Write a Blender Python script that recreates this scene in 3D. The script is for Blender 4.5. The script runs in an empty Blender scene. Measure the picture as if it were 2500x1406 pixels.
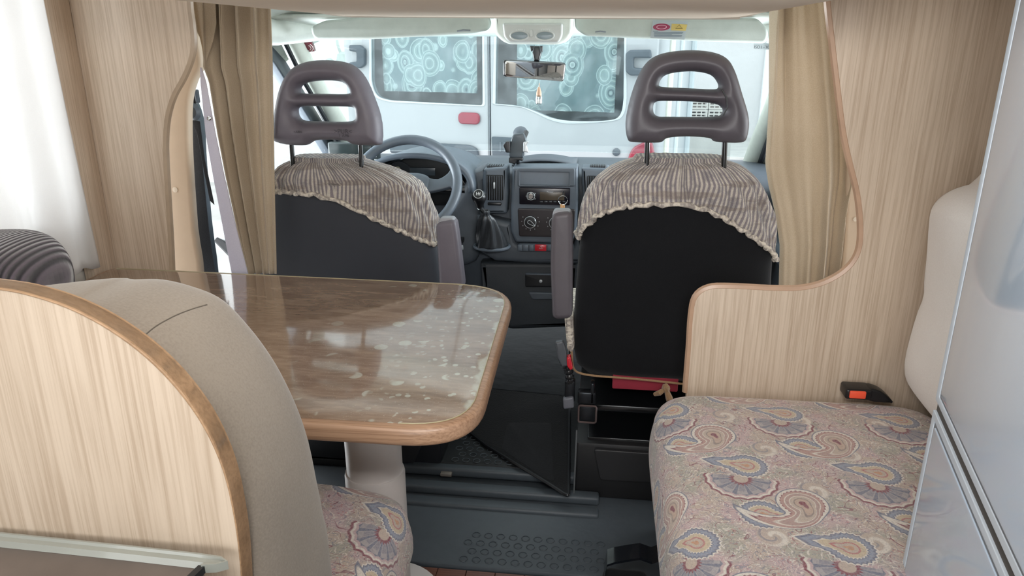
import bpy, bmesh, math, random
import numpy as np
from math import sin, cos, pi, radians, sqrt, atan2
from mathutils import Vector, Matrix
random.seed(7)
sc = bpy.context.scene
COL = sc.collection

# ------------------------------------------------------------------ camera, world, light, exposure
CAMP = Vector((.22, 0, 1.30)); YAW = radians(6.9); PITCH = radians(18.5); FPX = 1805.
cd = bpy.data.cameras.new('camera'); cam = bpy.data.objects.new('camera', cd); COL.objects.link(cam)
cam.location = CAMP; cam.rotation_euler = (pi/2-PITCH, 0, YAW)
cd.sensor_width = 36; cd.lens = 36*FPX/2500; cd.clip_start = .02; cd.clip_end = 200
sc.camera = cam
w = bpy.data.worlds.new('world'); sc.world = w; w.use_nodes = True
bg = w.node_tree.nodes['Background']; bg.inputs[0].default_value = (.93, .97, 1.0, 1); bg.inputs[1].default_value = 2.9
sc.view_settings.view_transform = 'Standard'; sc.view_settings.look = 'None'
sc.view_settings.exposure = 0.08; sc.view_settings.gamma = 1; sc.view_settings.use_curve_mapping = False
sc.cycles.use_denoising = True
sc.cycles.max_bounces = 8; sc.cycles.transparent_max_bounces = 12
sc.cycles.sample_clamp_indirect = 4
sc.cycles.caustics_reflective = False; sc.cycles.caustics_refractive = False

def area(name, loc, rot, sx, sy, power, col=(1, 1, 1)):
    l = bpy.data.lights.new(name, 'AREA'); l.shape = 'RECTANGLE'; l.size = sx; l.size_y = sy; l.energy = power; l.color = col
    o = bpy.data.objects.new(name, l); COL.objects.link(o); o.location = loc; o.rotation_euler = rot
    return o
area('skylight', (-.1, -.2, 1.93), (radians(14), 0, 0), .7, .7, 6, (1, .97, .94))            # roof hatch over the aisle
area('rear_window_light', (.25, -1.56, .95), (radians(93), 0, 0), 1.5, 1.2, 19, (.93, .97, 1))      # rear window daylight, set lower as extra fill below the table
area('side_window_light', (-1.55, 1.15, 1.35), (0, radians(-90), 0), .9, 1.2, 7, (.96, .98, 1))   # daylight at the curtained window
area('left_fill_light', (-1.12, -1.0, 1.2), (0, radians(-90), 0), .8, .8, 10, (.96, .98, 1))  # fill added to brighten fridge and right side, no window in this wall
area('dinette_fill', (-.05, .62, 1.97), (radians(20), 0, 0), .8, .5, 2, (1, .98, .95))          # added fill over the dinette, the ceiling is closed here
area('aisle_fill', (.36, .2, 1.405), (radians(84), 0, radians(6)), .5, .08, 5.5, (1, .97, .94)).data.spread = radians(110)   # unseen fill added above the aisle to brighten the partitions
for s_ in (-1, 1):                                                                           # daylight in the cab door windows
    area('door_window_light', (s_*1.15, 2.5, .95), (0, radians(s_*108), 0), .5, .8, 19, (.92, .97, 1)).data.spread = radians(100)

# ------------------------------------------------------------------ pixel -> point on a real plane
FW = Vector((-sin(YAW)*cos(PITCH), cos(YAW)*cos(PITCH), -sin(PITCH))); RT = Vector((cos(YAW), sin(YAW), 0)); UP = RT.cross(FW)
def ray(px, py): return FW*FPX + RT*(px-1250) + UP*(703-py)
def at(px, py, Y):
    d = ray(px, py); p = CAMP + d*(Y/d.y); return (p.x, p.z)
def atX(px, py, X):
    d = ray(px, py); p = CAMP + d*((X-CAMP.x)/d.x); return (p.y, p.z)
def atZ(px, py, Z):
    d = ray(px, py); p = CAMP + d*((Z-CAMP.z)/d.z); return (p.x, p.y)
def ats(pts, Y): return [at(x, y, Y) for x, y in pts]

# ------------------------------------------------------------------ node helper
def lin(c):
    if isinstance(c, str): c = tuple(int(c[i:i+2], 16) for i in (1, 3, 5))
    return tuple(((v/255)/12.92 if v/255 <= .04045 else ((v/255+.055)/1.055)**2.4) for v in c)+(1,)
class E:
    nt = None
    def __init__(s, v): s.v = v
    def _m(s, op, *a):
        n = E.nt.nodes.new('ShaderNodeMath'); n.operation = op
        for i, x in enumerate((s,)+a):
            x = x.v if isinstance(x, E) else x
            if isinstance(x, (int, float)): n.inputs[i].default_value = x
            else: E.nt.links.new(x, n.inputs[i])
        return E(n.outputs[0])
    def __add__(s, o): return s._m('ADD', o)
    __radd__ = __add__
    def __sub__(s, o): return s._m('SUBTRACT', o)
    def __rsub__(s, o): return E(o)._m('SUBTRACT', s)
    def __mul__(s, o): return s._m('MULTIPLY', o)
    __rmul__ = __mul__
    def __truediv__(s, o): return s._m('DIVIDE', o)
    def __neg__(s): return s*-1
    def sin(s): return s._m('SINE')
    def exp(s): return s._m('EXPONENT')
    def floor(s): return s._m('FLOOR')
    def fract(s): return s._m('FRACT')
    def abs(s): return s._m('ABSOLUTE')
    def sqrt(s): return s._m('SQRT')
    def lt(s, o): return s._m('LESS_THAN', o)
    def gt(s, o): return s._m('GREATER_THAN', o)
    def max(s, o): return s._m('MAXIMUM', o)
    def min(s, o): return s._m('MINIMUM', o)
    def wrap(s, a, b): return s._m('WRAP', a, b)
    def atan2(s, o): return s._m('ARCTAN2', o)
    def ss(s, a, b):
        n = E.nt.nodes.new('ShaderNodeMapRange'); n.interpolation_type = 'SMOOTHSTEP'
        E.nt.links.new(s.v, n.inputs[0]); n.inputs[1].default_value = a; n.inputs[2].default_value = b
        return E(n.outputs[0])
    def band(s, c, w, e): return (s-c).abs().ss(w+e, w)
def _l(x, inp):
    x = x.v if isinstance(x, E) else x
    if isinstance(x, (int, float)): inp.default_value = x
    elif isinstance(x, tuple): inp.default_value = x
    else: E.nt.links.new(x, inp)
def mix(f, a, b):
    n = E.nt.nodes.new('ShaderNodeMix'); n.data_type = 'RGBA'
    _l(f, n.inputs[0]); _l(a, n.inputs[6]); _l(b, n.inputs[7]); return E(n.outputs[2])
def coords(kind='Object', scale=(1, 1, 1)):
    t = E.nt.nodes.new('ShaderNodeTexCoord'); m = E.nt.nodes.new('ShaderNodeMapping'); m.inputs['Scale'].default_value = scale
    E.nt.links.new(t.outputs[kind], m.inputs[0]); return m.outputs[0]
def sep(v):
    n = E.nt.nodes.new('ShaderNodeSeparateXYZ'); E.nt.links.new(v, n.inputs[0]); return [E(o) for o in n.outputs]
def comb(x, y, z=0.):
    n = E.nt.nodes.new('ShaderNodeCombineXYZ'); _l(x, n.inputs[0]); _l(y, n.inputs[1]); _l(z, n.inputs[2]); return n.outputs[0]
def noise(vec, scale, detail=3., rough=.5, dist=0.):
    n = E.nt.nodes.new('ShaderNodeTexNoise'); E.nt.links.new(vec, n.inputs['Vector']); n.inputs['Scale'].default_value = scale
    n.inputs['Detail'].default_value = detail; n.inputs['Roughness'].default_value = rough; n.inputs['Distortion'].default_value = dist
    return E(n.outputs[0])
def voro(vec, scale, feature='F1', rnd=1.):
    n = E.nt.nodes.new('ShaderNodeTexVoronoi'); n.feature = feature; E.nt.links.new(vec, n.inputs['Vector']); n.inputs['Scale'].default_value = scale
    n.inputs['Randomness'].default_value = rnd; return E(n.outputs[0]), E(n.outputs[1])
MATS = {}
def newmat(name):
    m = bpy.data.materials.new(name); m.use_nodes = True; E.nt = m.node_tree
    b = E.nt.nodes['Principled BSDF']; MATS[name] = m; return m, b
def bump(b, h, dist=.001, strength=1.):
    n = E.nt.nodes.new('ShaderNodeBump'); n.inputs['Distance'].default_value = dist; n.inputs['Strength'].default_value = strength
    _l(h, n.inputs['Height']); E.nt.links.new(n.outputs[0], b.inputs['Normal'])
def simple(name, c, rough=.5, metal=0., coat=0., var=.06, ns=30., bs=0., bd=.0005, spec=.5, dirt=None):
    m, b = newmat(name); v = coords()
    n = noise(v, ns, 4)
    c = lin(c); a = tuple(x*(1-var*2) for x in c[:3])+(1,); d = tuple(min(1, x*(1+var*2)) for x in c[:3])+(1,)
    _l(mix(n, a, d), b.inputs['Base Color']); b.inputs['Roughness'].default_value = rough; b.inputs['Metallic'].default_value = metal
    b.inputs['Coat Weight'].default_value = coat; b.inputs['Specular IOR Level'].default_value = spec
    if bs: bump(b, noise(v, bs, 2), bd)
    return m
def wood(name, light, dark, axis='Z', rough=.45, line=.55, freq=1.):
    m, b = newmat(name); S = {'Z': (1, 1, .02), 'X': (.02, 1, 1), 'Y': (1, .02, 1)}[axis]
    v = coords('Object', S)
    wob = coords('Object', (1, 1, 1))
    n1 = noise(v, 34*freq, 3, .55, .04); n2 = noise(v, 230*freq, 3, .6); n3 = noise(v, 5*freq, 2); n4 = noise(wob, 5, 2)
    f = (n1.ss(.3, .7)*.22 + n2.ss(.36, .70)*line + n3.ss(.3, .7)*.12 + (n4-.5)*.2)
    _l(mix(f, lin(light), lin(dark)), b.inputs['Base Color']); b.inputs['Roughness'].default_value = rough
    bump(b, n2, .0003, .6); return m
def fabric(name, c, c2=None, rough=.9, sc_=900., transl=0., sheen=.3, bd=.0004):
    m, b = newmat(name); v = coords()
    n = noise(v, 6, 3)*.5 + noise(v, sc_*.4, 2)*.5
    c2 = c2 or tuple(int(x*.86) for x in (tuple(int(c[i:i+2], 16) for i in (1, 3, 5)) if isinstance(c, str) else c))
    _l(mix(n.ss(.3, .7), lin(c), lin(c2)), b.inputs['Base Color']); b.inputs['Roughness'].default_value = rough
    b.inputs['Specular IOR Level'].default_value = .2; b.inputs['Sheen Weight'].default_value = sheen; bump(b, noise(v, sc_*.5, 2), bd)
    if transl:
        t = E.nt.nodes.new('ShaderNodeBsdfTranslucent'); t.inputs[0].default_value = lin(c); mx = E.nt.nodes.new('ShaderNodeMixShader')
        mx.inputs[0].default_value = transl; out = E.nt.nodes['Material Output']
        E.nt.links.new(b.outputs[0], mx.inputs[1]); E.nt.links.new(t.outputs[0], mx.inputs[2]); E.nt.links.new(mx.outputs[0], out.inputs[0])
    return m
def glass(name, tint=(1, 1, 1, 1), refl=.06, rough=.02, dust=0.):
    m, b = newmat(name); out = E.nt.nodes['Material Output']
    t = E.nt.nodes.new('ShaderNodeBsdfTransparent'); t.inputs[0].default_value = tint
    g = E.nt.nodes.new('ShaderNodeBsdfGlossy'); g.inputs['Roughness'].default_value = rough; g.inputs[0].default_value = (1, 1, 1, 1)
    lw = E.nt.nodes.new('ShaderNodeLayerWeight'); lw.inputs[0].default_value = .25
    f = E(lw.outputs['Fresnel'])*refl*4 + refl
    mx = E.nt.nodes.new('ShaderNodeMixShader'); _l(f.min(.9), mx.inputs[0])
    E.nt.links.new(t.outputs[0], mx.inputs[1]); E.nt.links.new(g.outputs[0], mx.inputs[2])
    last = mx.outputs[0]
    if dust:
        d = E.nt.nodes.new('ShaderNodeBsdfDiffuse'); d.inputs[0].default_value = (.8, .85, .88, 1)
        m2 = E.nt.nodes.new('ShaderNodeMixShader'); _l(noise(coords(), 9, 4).ss(.4, .8)*dust, m2.inputs[0])
        E.nt.links.new(last, m2.inputs[1]); E.nt.links.new(d.outputs[0], m2.inputs[2]); last = m2.outputs[0]
    E.nt.links.new(last, out.inputs[0]); b.inputs['Base Color'].default_value = tint; return m

# ------------------------------------------------------------------ materials
WOOD = wood('pale_wood', '#d0beaa', '#a8937d')
WOODR = WOOD
WOODE = wood('wood_edge', '#b08e6d', '#8d6f53', 'X', .4)
WOODED = wood('table_edge_wood', '#b08e73', '#7c5d47', 'X', .35, freq=1.3)
TAUPE = fabric('taupe_suede', '#8f8579', '#80766b', bd=.0002)
OFFW = fabric('offwhite_fabric', '#ebe7e3', '#e2ddd8')
BEIGEC = fabric('beige_curtain', '#c2b29c', '#b2a189', transl=.2)
LINING = fabric('curtain_lining', '#dedbe6', '#d4d1de', transl=.3)
WHITEC = fabric('white_curtain', '#f2f0ee', '#e9e6e3', transl=.62, sc_=1400)
BLACKF = fabric('black_fabric', '#111215', '#0d0e11', sheen=.08)
PLG = simple('grey_plastic', '#5f5a62', .5, bs=900, bd=.0002)
DASH = simple('dash_plastic', '#4c535b', .5, bs=700, bd=.0003)
DASHL = simple('dash_plastic_light', '#565f69', .45, bs=700, bd=.0002)
DASHD = simple('dash_black', '#1b1d20', .5)
BLK = simple('black_plastic', '#141518', .35)
BLKM = simple('black_metal', '#0d0e10', .28, metal=.0, coat=.4)
VENTB = simple('vent_black', '#0a0b0d', .6)
CHROME = simple('chrome', '#d8dadc', .15, metal=1, var=.01)
SILVER = simple('silver_plastic', '#b8bcbe', .35, metal=.4)
HEADL = simple('headliner', '#d3d9d3', .8, bs=300, bd=.0003)
BEIGEP = simple('beige_lining', '#ecdcc8', .75, var=.02, bs=500, bd=.0002)
PILL = simple('pillar_beige', '#c4b09a', .55, var=.03)
VISOR = simple('visor_vinyl', '#b3bbb5', .65, bs=500, bd=.0002)
LAMPP = simple('lamp_plastic', '#b9bcba', .35)
RUBBER = simple('grey_rubber', '#454c52', .5, bs=60, bd=.0006)
CARPET = fabric('dark_carpet', '#141517', '#1b1c1e', sc_=500, sheen=.05, bd=.0015)
CABF = simple('cab_rubber', '#15171a', .6, bs=14, bd=.004, var=.2, ns=8)
FRW = simple('fridge_white', '#c0d1e4', .16, coat=.5, var=.005, ns=3)
FRF = simple('fridge_frame', '#cdd7e2', .5, var=.01)
GASK = simple('gasket', '#757a80', .6)
WALLW = simple('wall_white', '#cfcac2', .7)
VANW = simple('van_white_paint', '#a8adb0', .35, coat=.3, var=.02, ns=3)
VANG = simple('van_grey_plastic', '#4a545c', .55, var=.08, ns=60)
RED = simple('red_plastic', '#b81f2c', .3, coat=.5)
REDL = simple('red_lens', '#8e2237', .25, coat=.6, var=.1)
REDF = simple('red_strap', '#8c2536', .8)
ORNG = simple('orange_button', '#f0583a', .45)
GROUND = simple('concrete_ground', '#a4a6a3', .85, var=.15, ns=2.5, bs=20, bd=.004)
COLB = simple('leg_enamel', '#ddd7d3', .35, var=.02)
LEATH = simple('gaiter_leather', '#33363a', .4, bs=60, bd=.001)
TAN = fabric('tan_elastic', '#9d7f60', '#8a6d50')
BELT = fabric('belt_webbing', '#31363d', '#282c33', sc_=700)
CREAM = simple('cream_rubber', '#92948c', .3, coat=.3, var=.08, ns=15)
MIRR, b_ = newmat('mirror_glass'); b_.inputs['Metallic'].default_value = 1; b_.inputs['Roughness'].default_value = .03; b_.inputs['Base Color'].default_value = (.78, .8, .8, 1)
_l(mix(noise(coords(), 3), (.78, .8, .8, 1), (.72, .75, .75, 1)), b_.inputs['Base Color'])
GLASS = glass('windscreen_glass', (.93, .97, .97, 1), .03, dust=.015)
SGLASS = glass('side_glass', (.95, .97, .98, 1), .04)
VGLASS = glass('van_window_glass', (.84, .88, .89, 1), .04, dust=.08)
BOTTLE = glass('bottle_glass', (.9, .93, .93, 1), .2)

def m_tabletop():
    m, b = newmat('table_laminate'); v = coords('Object', (.22, 1, 1)); vo = coords()
    x, y, z = sep(vo)
    n1 = noise(v, 26, 5, .6, 1.1); n2 = noise(v, 120, 4, .6, .6); n3 = noise(vo, 4, 3)
    f = n1.ss(.3, .7)*.5 + n2.ss(.35, .7)*.3 + (n3-.4)*.3
    base = mix(f, lin('#735d4d'), lin('#9f8976'))
    # water marks trapped under the clear film, denser near the free end
    d1, _ = voro(vo, 17.); d2, _ = voro(vo, 60.); sel = noise(vo, 7, 2)
    near = x.ss(.05, .52)
    s1 = d1.ss(.26, .22)*noise(vo, 16, 0).ss(.50, .56)*near
    s2 = d2.ss(.36, .30)*noise(vo, 30, 0).ss(.50, .56)*(x.ss(.33, .5)*.9)
    edge = (x + (noise(vo, 20, 2)-.5)*.05).ss(.550, .560)*noise(vo, 12, 1).ss(.42, .5)
    s = s1.max(s2).max(edge*.8)
    pale = mix(noise(vo, 150, 2), lin('#c2c4b8'), lin('#a5a596'))
    dust = noise(vo, 420, 2).ss(.66, .74)*.5
    col = mix(s*.9, base, pale); col = mix(dust*noise(vo, 5, 2).ss(.35, .6), col, lin('#cfc8bd'))
    _l(col, b.inputs['Base Color']); _l(s*.15+.11, b.inputs['Roughness']); b.inputs['Coat Weight'].default_value = .6; b.inputs['Coat Roughness'].default_value = .05
    bump(b, noise(vo, 30, 3), .0003, .5)
    return m
TABLE = m_tabletop()

def m_paisley():
    m, b = newmat('paisley_fabric'); u, v, _ = sep(coords('UV')); uv = coords('UV')
    wv = noise(uv, 9, 2); n9 = noise(uv, 26, 2, .5, .8)
    def lay(pu, pv, st, ox, oy, rot):
        r_ = ((v-oy)/pv); row = r_.floor(); lu = (((u-ox)/pu + row*st).fract()-.5)*pu; lv = (r_.fract()-.5)*pv
        c, s = cos(rot), sin(rot); a = lu*c - lv*s; d = lu*s + lv*c
        return a, d
    pink, olive, tan, cream = lin('#c4a9a9'), lin('#aaa596'), lin('#c0ae9f'), lin('#ded6cb')
    blue, burg, rose = lin('#6d7386'), lin('#7f3848'), lin('#b5706f')
    col = mix(noise(uv, 11, 2).ss(.42, .58), pink, olive); col = mix(noise(uv, 17, 2, .5, .5).ss(.5, .6), col, tan)
    # fine curling contour lines
    l = (n9*9).fract(); col = mix((l-.5).abs().ss(.13, .04)*.9, col, cream)
    l2 = (noise(uv, 34, 1, .5, 1.6)*6).fract(); col = mix((l2-.5).abs().ss(.10, .03)*.7, col, blue)
    l3 = (noise(uv, 13, 1, .5, 2.2)*5).fract(); col = mix((l3-.5).abs().ss(.045, .015)*.85, col, burg)
    d, _ = voro(uv, 110.); col = mix(d.ss(.28, .2)*noise(uv, 20, 0).ss(.5, .6)*.6, col, rose)
    def rings(col, q, th, sc, cols, bord, out):
        for lim, c in cols: col = mix(q.ss(lim+.03, lim-.01), col, c)
        return col
    # small spirals
    a, c = lay(.17, .15, .37, .05, .02, 0.); r = (a*a+c*c).sqrt(); th = c.atan2(a)
    sp = ((r*170 + th)/(2*pi)).fract(); msk = r.ss(.030, .026)
    col = mix(msk*.8, col, tan); col = mix(msk*(sp-.5).abs().ss(.22, .08)*.9, col, cream); col = mix(msk*(sp-.05).abs().ss(.12, .04)*.6, col, blue)
    # fans with petals
    a, c = lay(.26, .25, .5, .13, .20, .15); r = (a*a+c*c).sqrt(); th = c.atan2(a)
    dn = c.lt(.008); q = r/.064; sc_ = (th*9).sin().abs()
    for lim, cc in ((1.16, burg), (1.08, cream), (1.0, pink), (.92, blue)):
        col = mix(((q + sc_*.06).ss(lim+.02, lim-.02))*dn, col, cc)
    pet = (th*5.5+.5).sin().abs(); col = mix(dn*q.ss(.86, .84)*pet.ss(.35, .5), col, lin('#a7a0a2')); col = mix(dn*q.ss(.7, .68)*pet.ss(.6, .75), col, lin('#8d8a93'))
    col = mix((q+sc_*.1).ss(.42, .38)*dn, col, burg); col = mix(q.ss(.24, .2), col, tan)
    # heart shaped drops
    for (ox, oy, ang) in ((.02, .0, pi+.25), (.15, .085, .15)):
        a, c = lay(.26, .25, .5, ox, oy, ang); r = (a*a+c*c).sqrt(); th = c.atan2(a)
        q = r/(((-(th*th)/.10).exp())*.044 + .040)
        scal = (th*13).sin().abs()*.09
        for lim, cc in ((1.16, cream), (1.08, blue), (.98, lin('#8b93a6')), (.80, blue), (.74, cream), (.64, lin('#c9b79a')), (.42, rose), (.34, tan), (.16, lin('#c4906c'))):
            col = mix((q + (scal if lim > .7 else scal*.3)).ss(lim+.02, lim-.02), col, cc)
    # big curled paisleys with a scalloped red border
    a, c = lay(.26, .25, .5, -.03, .125, .9); r = (a*a+c*c).sqrt(); th = (c.atan2(a) + r*16.).wrap(-pi, pi)
    q = r/(((-(th*th)/.16).exp())*.070 + .040)
    scal = (th*14 + r*60).sin().abs()*.07
    for lim, cc in ((1.22, blue), (1.16, cream), (1.05, burg), (.97, lin('#b58f86')), (.82, cream), (.77, lin('#b0928a')), (.60, cream), (.56, tan), (.40, lin('#8f7f78')), (.34, lin('#c0a694')), (.16, burg)):
        col = mix((q + (scal if lim in (1.05,) else 0*scal)).ss(lim+.02, lim-.02), col, cc)
    fine = noise(uv, 260, 2).ss(.3, .7)
    col = mix(fine*.25, col, lin('#cfc5bd')); col = mix((noise(uv, 120, 2, .5, 1.)-.5).abs().ss(.05, .01)*.35, col, lin('#8f8488'))
    _l(col, b.inputs['Base Color']); b.inputs['Roughness'].default_value = .85; b.inputs['Sheen Weight'].default_value = .25
    bump(b, noise(uv, 700, 2), .0003); return m
PAIS = m_paisley()

def m_knit():
    m, b = newmat('knit_cover'); u, v, _ = sep(coords('UV')); uv = coords('UV')
    rib = (u*(2*pi/.0115)).sin()*.5+.5; st = (v*(2*pi/.0032) + (u*(2*pi/.00575)).sin()*1.5).sin()*.5+.5
    bands = noise(comb(u*6, v*34), 1., 3, .6)
    ribn = noise(comb((u/.0115+.25).floor()*3.7, v*30), 1., 2)
    base = mix(rib.ss(.25, .75), lin('#90878a'), lin('#d5ccbf'))
    base = mix(ribn.ss(.48, .64)*.5, base, lin('#66636b')); base = mix(bands.ss(.5, .62)*.45, base, lin('#7d6c5e'))
    base = mix(st*.3, base, lin('#4a4648'))
    _l(base, b.inputs['Base Color']); b.inputs['Roughness'].default_value = .95; b.inputs['Sheen Weight'].default_value = .2
    bump(b, rib*.8+st*.25, .004); return m
KNIT = m_knit()
def m_hem():
    m, b = newmat('knit_hem'); v = coords(); n = noise(v, 90, 2); k, _ = voro(v, 110)
    _l(mix(n.ss(.4, .6), lin('#cbc2b4'), lin('#958d86')), b.inputs['Base Color']); b.inputs['Roughness'].default_value = .95; bump(b, k, .004); return m
HEM = m_hem()
def m_cord():
    m, b = newmat('corduroy'); u, v, _ = sep(coords('UV')); r = (u*(2*pi/.009)).sin()*.5+.5
    _l(mix(r.ss(.1, .8), lin('#221e24'), lin('#564d55')), b.inputs['Base Color']); b.inputs['Roughness'].default_value = .9; b.inputs['Sheen Weight'].default_value = .5
    bump(b, r, .003); return m
CORD = m_cord()
def m_circ():
    m, b = newmat('circle_curtain'); u, v, _ = sep(coords('UV')); col = lin('#8fa3a5')
    for s, k, off in ((6.0, 7., 0), (7.6, 6., 1), (6.8, 6.5, 2)):
        d, _ = voro(comb(u+off*.37, v*.85+off*.21), s, rnd=.7); q = d
        ring = ((q*k).fract()-.5).abs(); msk = q.ss(.48, .46)
        c = mix(ring.ss(.40, .22), lin('#9fb3b3'), lin('#b9cbc7')); c = mix(ring.ss(.10, .03), c, lin('#e6f4f0'))
        c = mix(q.band(.12, .012, .012), c, lin('#63787c')); c = mix(q.band(.465, .010, .01), c, lin('#e0efeb'))
        col = mix(msk, col, c)
    _l(col, b.inputs['Base Color']); b.inputs['Roughness'].default_value = .9; return m
CIRC = m_circ()
def m_plaster():
    m, b = newmat('plaster_wall'); v = coords(); n = noise(v, 1.6, 6, .65); n2 = noise(v, .5, 3)
    p = n.ss(.56, .60)*noise(v, .35, 1).ss(.45, .6)
    c = mix(n2, lin('#c3c3c4'), lin('#d6d7d8')); c = mix(p*.55, c, lin('#a08c77')); _l(c, b.inputs['Base Color']); b.inputs['Roughness'].default_value = .95
    bump(b, n, .03); return m
PLAST = m_plaster()
def m_planks():
    return wood('plank_brown', '#7a4a36', '#4a2a20', 'X', .35)
PLANK = m_planks()

# ------------------------------------------------------------------ mesh helpers
WL = {}   # object name -> world location
def tag(o, label=None, cat=None, group=None, kind=None):
    if label: o['label'] = label
    if cat: o['category'] = cat
    if group: o['group'] = group
    if kind: o['kind'] = kind
    return o
def thing(name, label, cat, loc=(0, 0, 0), group=None):
    o = bpy.data.objects.new(name, None); COL.objects.link(o); o.location = loc; o.empty_display_size = .05
    WL[o.name] = Vector(loc); return tag(o, label, cat, group)
def obj(name, me, m, parent=None, smooth=35, kind=None, label=None, cat=None, group=None):
    """me: mesh or bmesh in world coordinates"""
    if isinstance(me, bmesh.types.BMesh):
        bm = me; me = bpy.data.meshes.new(name); bm.to_mesh(me); bm.free()
    me.name = name
    n = len(me.vertices); co = np.empty(n*3); me.vertices.foreach_get('co', co); co = co.reshape(-1, 3)
    c = (co.min(0)+co.max(0))/2; me.vertices.foreach_set('co', (co-c).ravel())
    me.materials.clear(); me.materials.append(m)
    if smooth:
        me.polygons.foreach_set('use_smooth', [True]*len(me.polygons)); me.set_sharp_from_angle(angle=radians(smooth))
    me.update()
    o = bpy.data.objects.new(name, me); COL.objects.link(o)
    c = Vector(c); base = Vector((0, 0, 0))
    if parent is not None: o.parent = parent; base = WL[parent.name]
    o.location = c-base; WL[o.name] = c
    return tag(o, label, cat, group, kind)
def fix(bm):
    bmesh.ops.recalc_face_normals(bm, faces=bm.faces); return bm
def fXZ(y0=0): return lambda a, b, c: (a, y0+c, b)      # outline a,b = X,Z ; depth c = Y
def fYZ(x0=0): return lambda a, b, c: (x0+c, a, b)
def fXY(z0=0): return lambda a, b, c: (a, b, z0+c)
def smooth_pts(pts, n=6, closed=True):
    P = [Vector((p[0], p[1])) for p in pts]; N = len(P); out = []
    for i in range(N if closed else N-1):
        g = lambda k: P[k % N] if closed else P[max(0, min(N-1, k))]
        p0, p1, p2, p3 = g(i-1), g(i), g(i+1), g(i+2)
        for k in range(n):
            t = k/n
            out.append(tuple(.5*((2*p1)+(p2-p0)*t+(2*p0-5*p1+4*p2-p3)*t*t+(3*p1-p0-3*p2+p3)*t**3)))
    if not closed: out.append(tuple(P[-1]))
    return out
def rrect(x0, y0, x1, y1, r, n=5):
    out = []
    for cx, cy, a in ((x1-r, y1-r, 0), (x0+r, y1-r, 90), (x0+r, y0+r, 180), (x1-r, y0+r, 270)):
        for k in range(n+1):
            t = radians(a+90*k/n); out.append((cx+r*cos(t), cy+r*sin(t)))
    return out
def rpoly(pts, r, n=5):
    """polygon with rounded corners; r float or list"""
    out = []; N = len(pts)
    for i in range(N):
        p0, p, p2 = Vector(pts[i-1]), Vector(pts[i]), Vector(pts[(i+1) % N]); rr = r[i] if isinstance(r, (list, tuple)) else r
        if rr <= 0: out.append(tuple(p)); continue
        a = (p0-p); b = (p2-p); la, lb = a.length, b.length; q = min(rr, la*.49, lb*.49); s = p+a/la*q; e = p+b/lb*q
        for k in range(n+1):
            t = k/n; out.append(tuple(s*(1-t)**2+p*2*t*(1-t)+e*t*t))
    return out
def plate(pts, c0, c1, frame, bevel=.003, holes=(), res=3):
    """outline (2D) with thickness c0..c1 and rounded rims, holes allowed -> mesh in world coordinates"""
    cu = bpy.data.curves.new('tmp', 'CURVE'); cu.dimensions = '2D'; cu.fill_mode = 'BOTH'
    for k, P in enumerate([pts]+list(holes)):
        ar = sum(P[i-1][0]*P[i][1]-P[i][0]*P[i-1][1] for i in range(len(P)))
        if (ar < 0) != (k > 0): P = list(P)[::-1]
        s = cu.splines.new('POLY'); s.points.add(len(P)-1)
        for i, p in enumerate(P): s.points[i].co = (p[0], p[1], 0, 1)
        s.use_cyclic_u = True
    th = abs(c1-c0); bevel = min(bevel, th*.499)
    cu.extrude = th/2-bevel; cu.bevel_depth = bevel; cu.bevel_resolution = res; cu.offset = -bevel
    o = bpy.data.objects.new('tmp', cu); COL.objects.link(o)
    dg = bpy.context.evaluated_depsgraph_get(); me = bpy.data.meshes.new_from_object(o.evaluated_get(dg))
    bpy.data.objects.remove(o); bpy.data.curves.remove(cu)
    bm = bmesh.new(); bm.from_mesh(me); bpy.data.meshes.remove(me)
    bmesh.ops.remove_doubles(bm, verts=bm.verts, dist=1e-5)
    mid = (c0+c1)/2
    for v in bm.verts: v.co = frame(v.co.x, v.co.y, mid+v.co.z)
    return fix(bm)
def box(x0, x1, y0, y1, z0, z1, bev=.003, seg=2, bm=None):
    bm2 = bmesh.new(); bmesh.ops.create_cube(bm2, size=1)
    for v in bm2.verts: v.co = ((x0+x1)/2+v.co.x*(x1-x0), (y0+y1)/2+v.co.y*(y1-y0), (z0+z1)/2+v.co.z*(z1-z0))
    if bev: bmesh.ops.bevel(bm2, geom=bm2.edges[:], offset=min(bev, .45*min(abs(x1-x0), abs(y1-y0), abs(z1-z0))), segments=seg, profile=.5, affect='EDGES')
    if bm is None: return bm2
    me = bpy.data.meshes.new('t'); bm2.to_mesh(me); bm2.free(); bm.from_mesh(me); bpy.data.meshes.remove(me); return bm
def join(bm, bm2):
    me = bpy.data.meshes.new('t'); bm2.to_mesh(me); bm2.free(); bm.from_mesh(me); bpy.data.meshes.remove(me); return bm
def rot(bm, M, c):
    M = M.to_4x4(); T = Matrix.Translation(Vector(c)); bmesh.ops.transform(bm, matrix=T@M@T.inverted(), verts=bm.verts); return bm
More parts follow.
